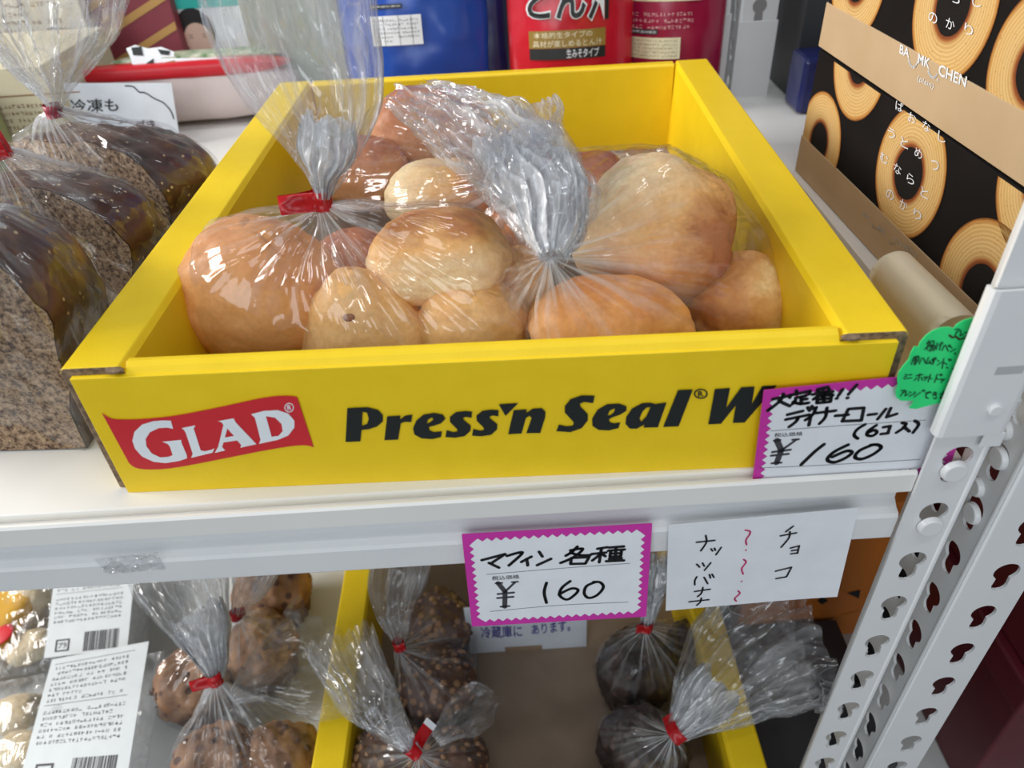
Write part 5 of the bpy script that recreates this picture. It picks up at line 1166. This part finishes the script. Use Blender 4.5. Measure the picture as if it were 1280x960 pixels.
# ================================================================== LOWER SHELF
def muffin(px, z, r, h, top, cup, label, seed, group, tilt=(0, 0, 0), z0=SHZ + 0.003, base=None):
    c = at(*px, z) if base is None else Vector(base)
    root = empty('muffin', (c.x, c.y, z0), label, 'muffin', group); root.rotation_euler = tuple(R_(a) for a in tilt)
    M = world_of(root)
    n = 96; bm = bmesh.new(); rings = []
    for j, (zz, rr) in enumerate(((0, r * 0.70), (0.0, r * 0.72), (h * 0.55, r * 0.93), (h * 0.58, r * 0.93))):
        rings.append([bm.verts.new((rr * (1 + 0.025 * (1 if i % 4 < 2 else -1)) * math.cos(2 * math.pi * i / n), rr * (1 + 0.025 * (1 if i % 4 < 2 else -1)) * math.sin(2 * math.pi * i / n), zz)) for i in range(n)])
    for A, B in zip(rings, rings[1:]):
        for i in range(n): bm.faces.new((A[i], A[(i + 1) % n], B[(i + 1) % n], B[i]))
    bm.faces.new(rings[0][::-1]); bm.transform(M); from_bm('paper_cup', bm, cup, root)
    vs, fs = roll_mesh(r, r, h * 0.52, seed, pw=2, flat=0.45, lump=0.16, nu=64, nv=36)
    so = Vector((seed, 0, 0))
    vs = [M @ (Vector(v) * (1 + 0.05 * noise.noise(Vector(v) * 160 + so)) + Vector((0, 0, h * 0.58))) for v in vs]
    mesh('muffin_top', vs, fs, top, root, True)
    rnd = random.Random(seed); bvh = BVHTree.FromPolygons(vs, fs); c0 = M @ Vector((0, 0, h * 0.5))
    bm = bmesh.new(); nb = 0
    for _ in range(46 if top == NUTTY else 9):
        d = Vector((rnd.uniform(-1, 1), rnd.uniform(-1, 1), rnd.uniform(0.15, 1))).normalized(); hit = bvh.ray_cast(c0 + d * 0.2, -d)
        if hit[0] is None: continue
        sub = bmesh.ops.create_icosphere(bm, subdivisions=1, radius=1)['verts']; s_ = rnd.uniform(0.0010, 0.0036)
        Mm = Matrix.Translation(hit[0]) @ hit[1].to_track_quat('Z', 'X').to_matrix().to_4x4() @ Matrix.Diagonal((s_ * 1.2, s_, s_ * 0.6, 1)); bmesh.ops.transform(bm, matrix=Mm, verts=sub)
    o = from_bm('toppings', bm, {'n': NUTMAT, 'c': CHIPMAT, 'b': CHIPMAT}[label_kind(top)], root, True); o['kind'] = 'stuff'; o['label'] = 'crushed nuts and chips on the crown'
    return root
NUTMAT = plain('roasted_nut', (0.36, 0.19, 0.09), 0.5); CHIPMAT = plain('chocolate_chip', (0.07, 0.03, 0.018), 0.4)
def label_kind(m): return 'n' if m == NUTTY else ('c' if m == CHOC else 'b')
MG = {'L': 'light brown muffins left of the lower tray', 'N': 'nutty chocolate muffins in the lower tray', 'C': 'dark chocolate muffins in the lower tray'}
zs0 = SHZ + 0.0005; zt0 = SHZ + 0.0032
muL = [muffin((235, 842), -0.365, 0.036, 0.062, MUFFIN, CUP_B, 'light brown muffin beside the barcode packs under the white film fan', 31, MG['L'], z0=zs0),
       muffin((322, 800), -0.365, 0.036, 0.062, MUFFIN, CUP_B, 'light brown muffin left of the lower tray wall, red tie above it', 32, MG['L'], z0=zs0),
       muffin((335, 722), -0.360, 0.041, 0.068, MUFFIN, CUP_B, 'light brown muffin farthest back, directly under the shelf beam', 33, MG['L'], z0=zs0),
       muffin((262, 945), -0.352, 0.040, 0.066, MUFFIN, CUP_B, 'light brown muffin nearest the bottom picture edge at left', 34, MG['L'], z0=zs0),
       muffin((345, 938), -0.356, 0.034, 0.062, MUFFIN, CUP_B, 'light brown muffin beside the lower tray wall at the bottom edge', 35, MG['L'], z0=zs0)]
muN = [muffin((545, 845), -0.362, 0.036, 0.060, NUTTY, CUP_D, 'nut-topped chocolate muffin, the clearest one in the lower tray', 41, MG['N'], z0=zt0),
       muffin((548, 768), -0.362, 0.034, 0.058, NUTTY, CUP_D, 'nut-topped chocolate muffin behind the clearest one', 42, MG['N'], z0=zt0),
       muffin((555, 955), -0.362, 0.036, 0.060, NUTTY, CUP_D, 'nut-topped chocolate muffin at the bottom edge below the red and white tie', 43, MG['N'], z0=zt0),
       muffin((478, 935), -0.362, 0.032, 0.058, NUTTY, CUP_D, 'nut-topped chocolate muffin against the left wall of the lower tray', 44, MG['N'], z0=zt0)]
muC = [muffin((795, 825), -0.358, 0.037, 0.064, CHOC, CUP_D, 'dark chocolate muffin under the price and note cards', 51, MG['C'], z0=zt0),
       muffin((805, 925), -0.356, 0.036, 0.066, CHOC, CUP_D, 'dark chocolate muffin nearest the bottom edge at right', 52, MG['C'], z0=zt0),
       muffin((868, 800), -0.370, 0.028, 0.050, CHOC, CUP_D, 'dark chocolate muffin touching the right wall of the lower tray', 53, MG['C'], z0=zt0)]
def mbag(muffs, T, seed, label, ax, floor, tie_args=None, mouth=None, neck=None, **kw):
    b = empty('muffin_bag', (muffs[0].location.x, muffs[0].location.y, floor), label, 'plastic bag')
    bag_body(b, muffs, T, seed, floor + 0.0003, amp=0.007, L=0.05, nphi=150, nth=64, **kw)
    if tie_args: tie(b, T + Vector(ax).normalized() * 0.006, ax, *tie_args)
    if mouth: plume(b, *mouth)
    if neck: plume(b, *neck)
    return b
def q3(px, py, z): return Vector(at(px, py, z))
T = q3(272, 856, -0.300)
mbag([muL[3], muL[4]], T, 61, 'clear muffin bag with red tie and broad white mouth, bottom left', (-0.2, 0.4, 1), zs0, (0.0055, 0.010, 0.014, (-1, -0.25, -0.1), 1),
     ([T, q3(268, 835, -0.292), q3(255, 790, -0.275), q3(240, 750, -0.262), q3(228, 715, -0.250), q3(215, 670, -0.24)], [0.005, 0.008, 0.022, 0.032, 0.040, 0.046], [0.005, 0.006, 0.011, 0.014, 0.015, 0.015], [(1, 0.1, 0)] * 6, 62, None, 8, 0.6), xlim=(-0.5, -0.179),
     neck=([T, q3(268, 835, -0.292), q3(257, 795, -0.280), q3(245, 765, -0.27)], [0.004, 0.010, 0.020, 0.022], [0.004, 0.006, 0.008, 0.008], [(1, 0.1, 0)] * 4, 63, DENSE, 6, 0.7, 120, 40, 0.006, 'gathered_neck'))
T = q3(296, 775, -0.310)
mbag([muL[0], muL[1]], T, 64, 'clear muffin bag behind the white mouth with a small red tie', (0, 0.2, 1), zs0, (0.0045, 0.009, 0.004, (1, 0.6, 0.3), 2),
     ([T, q3(300, 760, -0.300), q3(312, 735, -0.290), q3(322, 705, -0.28)], [0.004, 0.007, 0.016, 0.022], [0.004, 0.005, 0.008, 0.010], [(1, 0.1, 0)] * 4, 65), xlim=(-0.5, -0.179))
T = q3(395, 850, -0.325)
b_ = empty('muffin_bag', (T.x, T.y, -0.33), 'wide loose clear film of a muffin bag draped over the lower tray wall', 'plastic bag')
plume(b_, [q3(292, 872, -0.302), q3(325, 850, -0.305), q3(365, 835, -0.312), q3(400, 825, -0.318), q3(425, 800, -0.322)], [0.006, 0.022, 0.042, 0.052, 0.056], [0.004, 0.006, 0.009, 0.010, 0.010], [(0.2, 1, 0)] * 5, 66, SOFTFILM, 6, 0.5, name='bag_mouth')
# film bags of the nutty muffins
T = q3(500, 812, -0.303)
mbag([muN[0], muN[1]], T, 71, 'clear bag on the nutty muffins, mouth rising under the shelf', (-0.05, 0.1, 1), zt0, (0.0045, 0.010, 0.002, (1, -0.5, 0), 2),
     ([T, q3(498, 795, -0.295), q3(492, 750, -0.280), q3(500, 710, -0.270), q3(505, 670, -0.26)], [0.004, 0.008, 0.020, 0.026, 0.030], [0.004, 0.006, 0.010, 0.012, 0.012], [(1, 0.1, 0)] * 5, 72, None, 8, 0.7))
T = q3(523, 945, -0.300)
mbag([muN[2], muN[3]], T, 73, 'clear bag at the bottom edge with a red and white tape tie', (-0.6, 0.25, 0.75), zt0, (0.005, 0.010, 0.018, (0.5, 0.9, 0.3), 3, None, True),
     ([T, q3(505, 925, -0.295), q3(470, 880, -0.290), q3(445, 840, -0.292), q3(425, 800, -0.295)], [0.005, 0.008, 0.020, 0.026, 0.030], [0.004, 0.006, 0.010, 0.012, 0.012], [(0.7, -0.7, 0)] * 5, 74, None, 7, 0.6))
b_ = empty('muffin_bag', (q3(615, 870, -0.33).x, q3(615, 870, -0.33).y, -0.33), 'loose corner of clear film right of the nutty muffins', 'plastic bag')
plume(b_, [q3(545, 925, -0.305), q3(575, 900, -0.305), q3(600, 880, -0.308), q3(618, 872, -0.312)], [0.006, 0.016, 0.018, 0.006], [0.003, 0.006, 0.006, 0.002], [(0.3, 0.9, 0)] * 4, 75, SOFTFILM, 5, 0.6)
# dark chocolate muffins
T = q3(808, 788, -0.300)
mbag([muC[0], muC[2]], T, 81, 'clear bag on the dark muffins whose neck stands between the two cards', (0.02, 0.1, 1), zt0, (0.0050, 0.010, 0.005, (-1, -0.3, 0.1), 2),
     ([T, q3(810, 770, -0.290), q3(815, 735, -0.270), q3(818, 700, -0.25), q3(820, 665, -0.235)], [0.004, 0.007, 0.013, 0.015, 0.017], [0.004, 0.006, 0.009, 0.010, 0.010], [(1, 0.1, 0)] * 5, 82, None, 6, 0.8),
     neck=([T, q3(810, 770, -0.290), q3(815, 735, -0.272), q3(818, 700, -0.252)], [0.004, 0.007, 0.010, 0.011], [0.004, 0.006, 0.008, 0.008], [(1, 0.1, 0)] * 4, 83, DENSE, 5, 0.8, 120, 40, 0.006, 'gathered_neck'))
T = q3(838, 920, -0.300)
mbag([muC[1]], T, 84, 'clear muffin bag with red tie, mouth blown open to the right', (0.7, 0.2, 0.5), zt0, (0.0085, 0.009, 0.004, (-0.3, 0.9, 0.3), 2),
     ([T, q3(850, 910, -0.296), q3(885, 870, -0.285), q3(925, 830, -0.275), q3(975, 795, -0.262), q3(1010, 790, -0.26)], [0.005, 0.010, 0.030, 0.046, 0.056, 0.060], [0.004, 0.008, 0.016, 0.022, 0.026, 0.028], [(0.5, -0.85, 0)] * 6, 85, None, 9, 0.5),
     neck=([T, q3(850, 910, -0.296), q3(875, 880, -0.288), q3(900, 855, -0.28)], [0.004, 0.010, 0.018, 0.020], [0.004, 0.007, 0.010, 0.010], [(0.5, -0.85, 0)] * 4, 86, DENSE, 6, 0.7, 120, 40, 0.006, 'gathered_neck'))
# white notice card standing in the lower tray
py_ = at(592, 817, zt0).y
ns = Surf(at(588, 817, py_, 1), (1, 0, 0), (0, 0.0, 1)); W1 = (at(733, 803, py_, 1) - ns.O); wN = W1.x
nt_ = empty('notice_card', ns.O, 'white notice card with violet handwriting standing in the lower tray', 'card')
hN = 0.075
notch = [(0, 0), (wN * 0.30, 0), (wN * 0.30, 0.0075), (wN * 0.62, 0.0075), (wN * 0.62, 0), (wN, 0), (wN, hN), (0, hN)]
ns.bend = None
sheet('card_sheet', ns, wN, hN, CARDB, nt_, 0.0008, outline=notch)
pr = Print(ns); pr.text('冷蔵庫に', [ns.px(*p) for p in ((600, 783), (652, 781), (653, 796), (602, 798))], 0.0005, 0.01); pr.text('あります。', [ns.px(*p) for p in ((664, 781), (712, 774), (713, 788), (665, 793))], 0.0005, 0.01); pr.make('handwriting', BLUEINK, nt_, 'violet handwriting')
Print(ns).poly([rect(wN * 0.30, 0.0002, wN * 0.62, 0.0073)], -0.0004).make('brown_tab', KRAFT, nt_, 'brown cardboard tab at the foot')

# ---- flat clear packs with printed back labels, lower left
def flat_pack(label, z, corners_px, lab_px, seed, y2=0.0):
    pts = [at(x, y, z) for x, y in corners_px]; c = sum(pts, Vector()) / 4
    root = empty('bread_pack', (c.x, c.y, SHZ), label, 'packaged bread')
    # clear pillow
    nu, nv = 40, 30; vs = []; fs = []; uv = []
    for side in (0, 1):
        for j in range(nv + 1):
            for i in range(nu + 1):
                a, b = i / nu, j / nv; q = (pts[0] * (1 - a) + pts[1] * a) * (1 - b) + (pts[3] * (1 - a) + pts[2] * a) * b
                e = (1 - abs(2 * a - 1) ** 5) * (1 - abs(2 * b - 1) ** 4)
                zz = z - 0.018 + (0.020 * e + 0.003 * noise.noise(q * 30 + Vector((seed, 0, 0))) * e if side == 0 else -(z - 0.018 - SHZ - 0.001) * e * 0.96)
                vs.append(Vector((q.x, q.y, zz))); uv.append((a * 4, b * 4))
    m = (nu + 1) * (nv + 1)
    for side in (0, 1):
        for j in range(nv):
            for i in range(nu): k = side * m + j * (nu + 1) + i; fs.append((k, k + 1, k + nu + 2, k + nu + 1))
    mesh('pack_film', vs, fs, SOFTFILM, root, True, uv)
    O = at(*lab_px[3], z + 0.001); Ux = at(*lab_px[2], z + 0.001) - O; Vx = at(*lab_px[0], z + 0.001) - O
    s = Surf(O, Ux, Vx); w_ = Ux.length; h_ = Vx.dot(s.V if False else (Vx - s.U * Vx.dot(s.U)).normalized()); s.V = (Vx - s.U * Vx.dot(s.U)).normalized(); s.Nn = Vector((0, 0, 1))
    s.h = homography(lab_px, [(0, h_), (w_, h_), (w_, 0), (0, 0)])
    P4 = [at(*p, z + 0.001) for p in lab_px]; fs2 = [(0, 3, 2, 1)]
    s.bend = None
    def PP(u, v, off=0.0, s=s):
        a, b = u / w_, v / h_; q = (P4[3] * (1 - a) + P4[2] * a) * (1 - b) + (P4[0] * (1 - a) + P4[1] * a) * b; return q + Vector((0, 0, off + 0.002))
    s.P = PP
    lb = sheet('back_label', s, w_, h_, plain('label_white_%d' % seed, (0.62, 0.66, 0.68), 0.5), root, 0.0003); lb['label'] = 'white back label with small print, recycling mark and barcode'
    pr = Print(s)
    fine_print(pr, w_ * 0.06, h_ * 0.62, w_ * 0.84, h_ * 0.93, 7, seed=seed); fine_print(pr, w_ * 0.06, h_ * 0.30, w_ * 0.90, h_ * 0.57, 6, seed=seed + 1)
    barcode(pr, w_ * 0.46, h_ * 0.02, w_ * 0.88, h_ * 0.20, seed)
    for f_ in (0.945, 0.605): pr.poly([rect(w_ * 0.05, h_ * f_, w_ * 0.87, h_ * f_ + 0.0004)])
    u0, v0, e = w_ * 0.12, h_ * 0.04, w_ * 0.17
    pr.poly([rect(u0, v0, u0 + e, v0 + e * 1.05), rect(u0 + e * .13, v0 + e * .13, u0 + e * .87, v0 + e * .92)[::-1]]); pr.text('プラ', [(u0 + e * .2, v0 + e * .78), (u0 + e * .8, v0 + e * .78), (u0 + e * .8, v0 + e * .28), (u0 + e * .2, v0 + e * .28)], 0.0003, 0.02)
    pr.make('label_print', GREYINK, root)
    return root
fk1 = flat_pack('front clear bread pack with white barcode label at the lower left corner', -0.362, [(-80, 852), (198, 800), (165, 1010), (-120, 1040)], [(66, 826), (187, 803), (158, 985), (22, 990)], 3)
fk2 = flat_pack('rear clear bread pack with white barcode label, partly under the shelf beam', -0.374, [(-60, 700), (188, 690), (172, 812), (-70, 842)], [(72, 700), (172, 690), (160, 812), (56, 824)], 6)
roll('w1', (22, 893), -0.39, 0.024, 0.018, 0.018, (0, 0, 10), BUNW, 'pale cream bun in the front clear pack, upper one', 16, zb=SHZ + 0.003, cat='bun', name='cream_bun')
roll('w2', (28, 945), -0.385, 0.024, 0.020, 0.020, (0, 0, -8), BUNW, 'pale cream bun in the front clear pack at the bottom edge', 17, zb=SHZ + 0.003, cat='bun', name='cream_bun')
roll('w3', (38, 745), -0.39, 0.022, 0.024, 0.018, (0, 0, 30), BUNW, 'pale cream bun in the rear clear pack under the beam', 18, zb=SHZ + 0.003, cat='bun', name='cream_bun')
roll('w4', (40, 810), -0.395, 0.022, 0.018, 0.016, (0, 0, 30), BUNW, 'pale cream bun in the rear clear pack next to its barcode', 19, zb=SHZ + 0.003, cat='bun', name='cream_bun')
yp = empty('sweets_packet', at(5, 780, -0.372), 'orange-yellow packet with red spot at the left edge of the lower shelf', 'packet')
c = at(2, 778, -0.385); Mq = Matrix.Translation(c) @ Matrix.Rotation(R_(-8), 4, 'Z')
pillow((-0.034, -0.062, -0.012), (0.022, 0.062, 0.012), Mq, plain('yellow_wrap', (0.78, 0.42, 0.03), 0.3), yp); 
bm = bmesh.new(); bmesh.ops.create_uvsphere(bm, u_segments=20, v_segments=10, radius=1); bm.transform(Matrix.Translation(at(3, 793, -0.3728)) @ Matrix.Diagonal((0.010, 0.012, 0.0016, 1))); from_bm('red_spot', bm, RED, yp, True)

# ---- cartons right of the lower tray
ob = empty('orange_carton', (0.26, 0.19, SHZ), 'orange and brown carton standing right of the lower tray behind the note card', 'box')
Mo = Matrix.Translation((0.203, 0.168, SHZ + 0.0005)) @ Matrix.Rotation(R_(2), 4, 'Z')
box('carton_body', (0, 0, 0), (0.140, 0.16, 0.190), DKORANGE, ob, 0.001, 2, Mo)
so_ = Surf(Mo @ Vector((0, -0.0002, 0)), Mo.to_3x3() @ Vector((1, 0, 0)), (0, 0, 1)); tz = tracer(so_, 840, 640, 3.0)
Print(so_).poly([[(0.0006, 0.003), (0.091, 0.003)] + tz([(705, 365), (600, 395), (500, 430)])[0:3] + [(0.03, 0.112), (0.0006, 0.115)]], 0.0004).make('orange_panel', ORANGEBOX, ob)
Print(so_).poly([tz([(655, 302), (705, 290), (700, 322)])], 0.0008).poly([tz([(560, 315), (585, 330), (560, 345), (545, 330)])], 0.0008).make('dark_motif', BLACKP, ob)
cb = box('charcoal_carton', (0.1845, 0.0300, SHZ + 0.0005), (0.296, 0.166, SHZ + 0.036), CHAR, None, 0.001); tag(cb, 'flat charcoal carton under the loose bag mouth right of the lower tray', 'box')
c2 = box('charcoal_carton', (0.1845, 0.175, SHZ + 0.0005), (0.198, 0.36, SHZ + 0.130), CHAR, None, 0.001); tag(c2, 'thin upright charcoal carton between the yellow tray wall and the orange carton', 'box')
kb = box('black_carton', (0.2720, 0.100, SHZ + 0.037), (0.2965, 0.106, SHZ + 0.250), BLACKBOX, None, 0.001); tag(kb, 'black carton with white vertical text behind the perforated post', 'box')
ksf = Surf((0.272, 0.0998, SHZ + 0.037), (0, 0, 1), (-1, 0, 0)); ksf.Nn = Vector((0, -1, 0)); pr = Print(ksf); fine_print(pr, 0.05, -0.012, 0.20, -0.002, 2, seed=31, fillr=1); pr.make('white_print', WHITEP, kb)
# maroon cartons on the neighbouring rack
for i, (x0, x1, y0, y1, z0, z1, lb) in enumerate(((0.352, 0.60, 0.02, 0.26, SHZ + 0.0005, SHZ + 0.16, 'maroon lidded carton on the neighbouring lower shelf, the nearer lower one'), (0.356, 0.60, 0.03, 0.27, SHZ + 0.161, SHZ + 0.30, 'maroon lidded carton stacked on the lower maroon one'))):
    r_ = empty('maroon_carton', ((x0 + x1) / 2, y0, z0), lb, 'box')
    box('carton_body', (x0, y0, z0), (x1, y1, z1 - 0.03), MAROON, r_, 0.002); box('carton_lid', (x0 - 0.003, y0 - 0.003, z1 - 0.0295), (x1 + 0.003, y1 + 0.003, z1), MAROON, r_, 0.002)
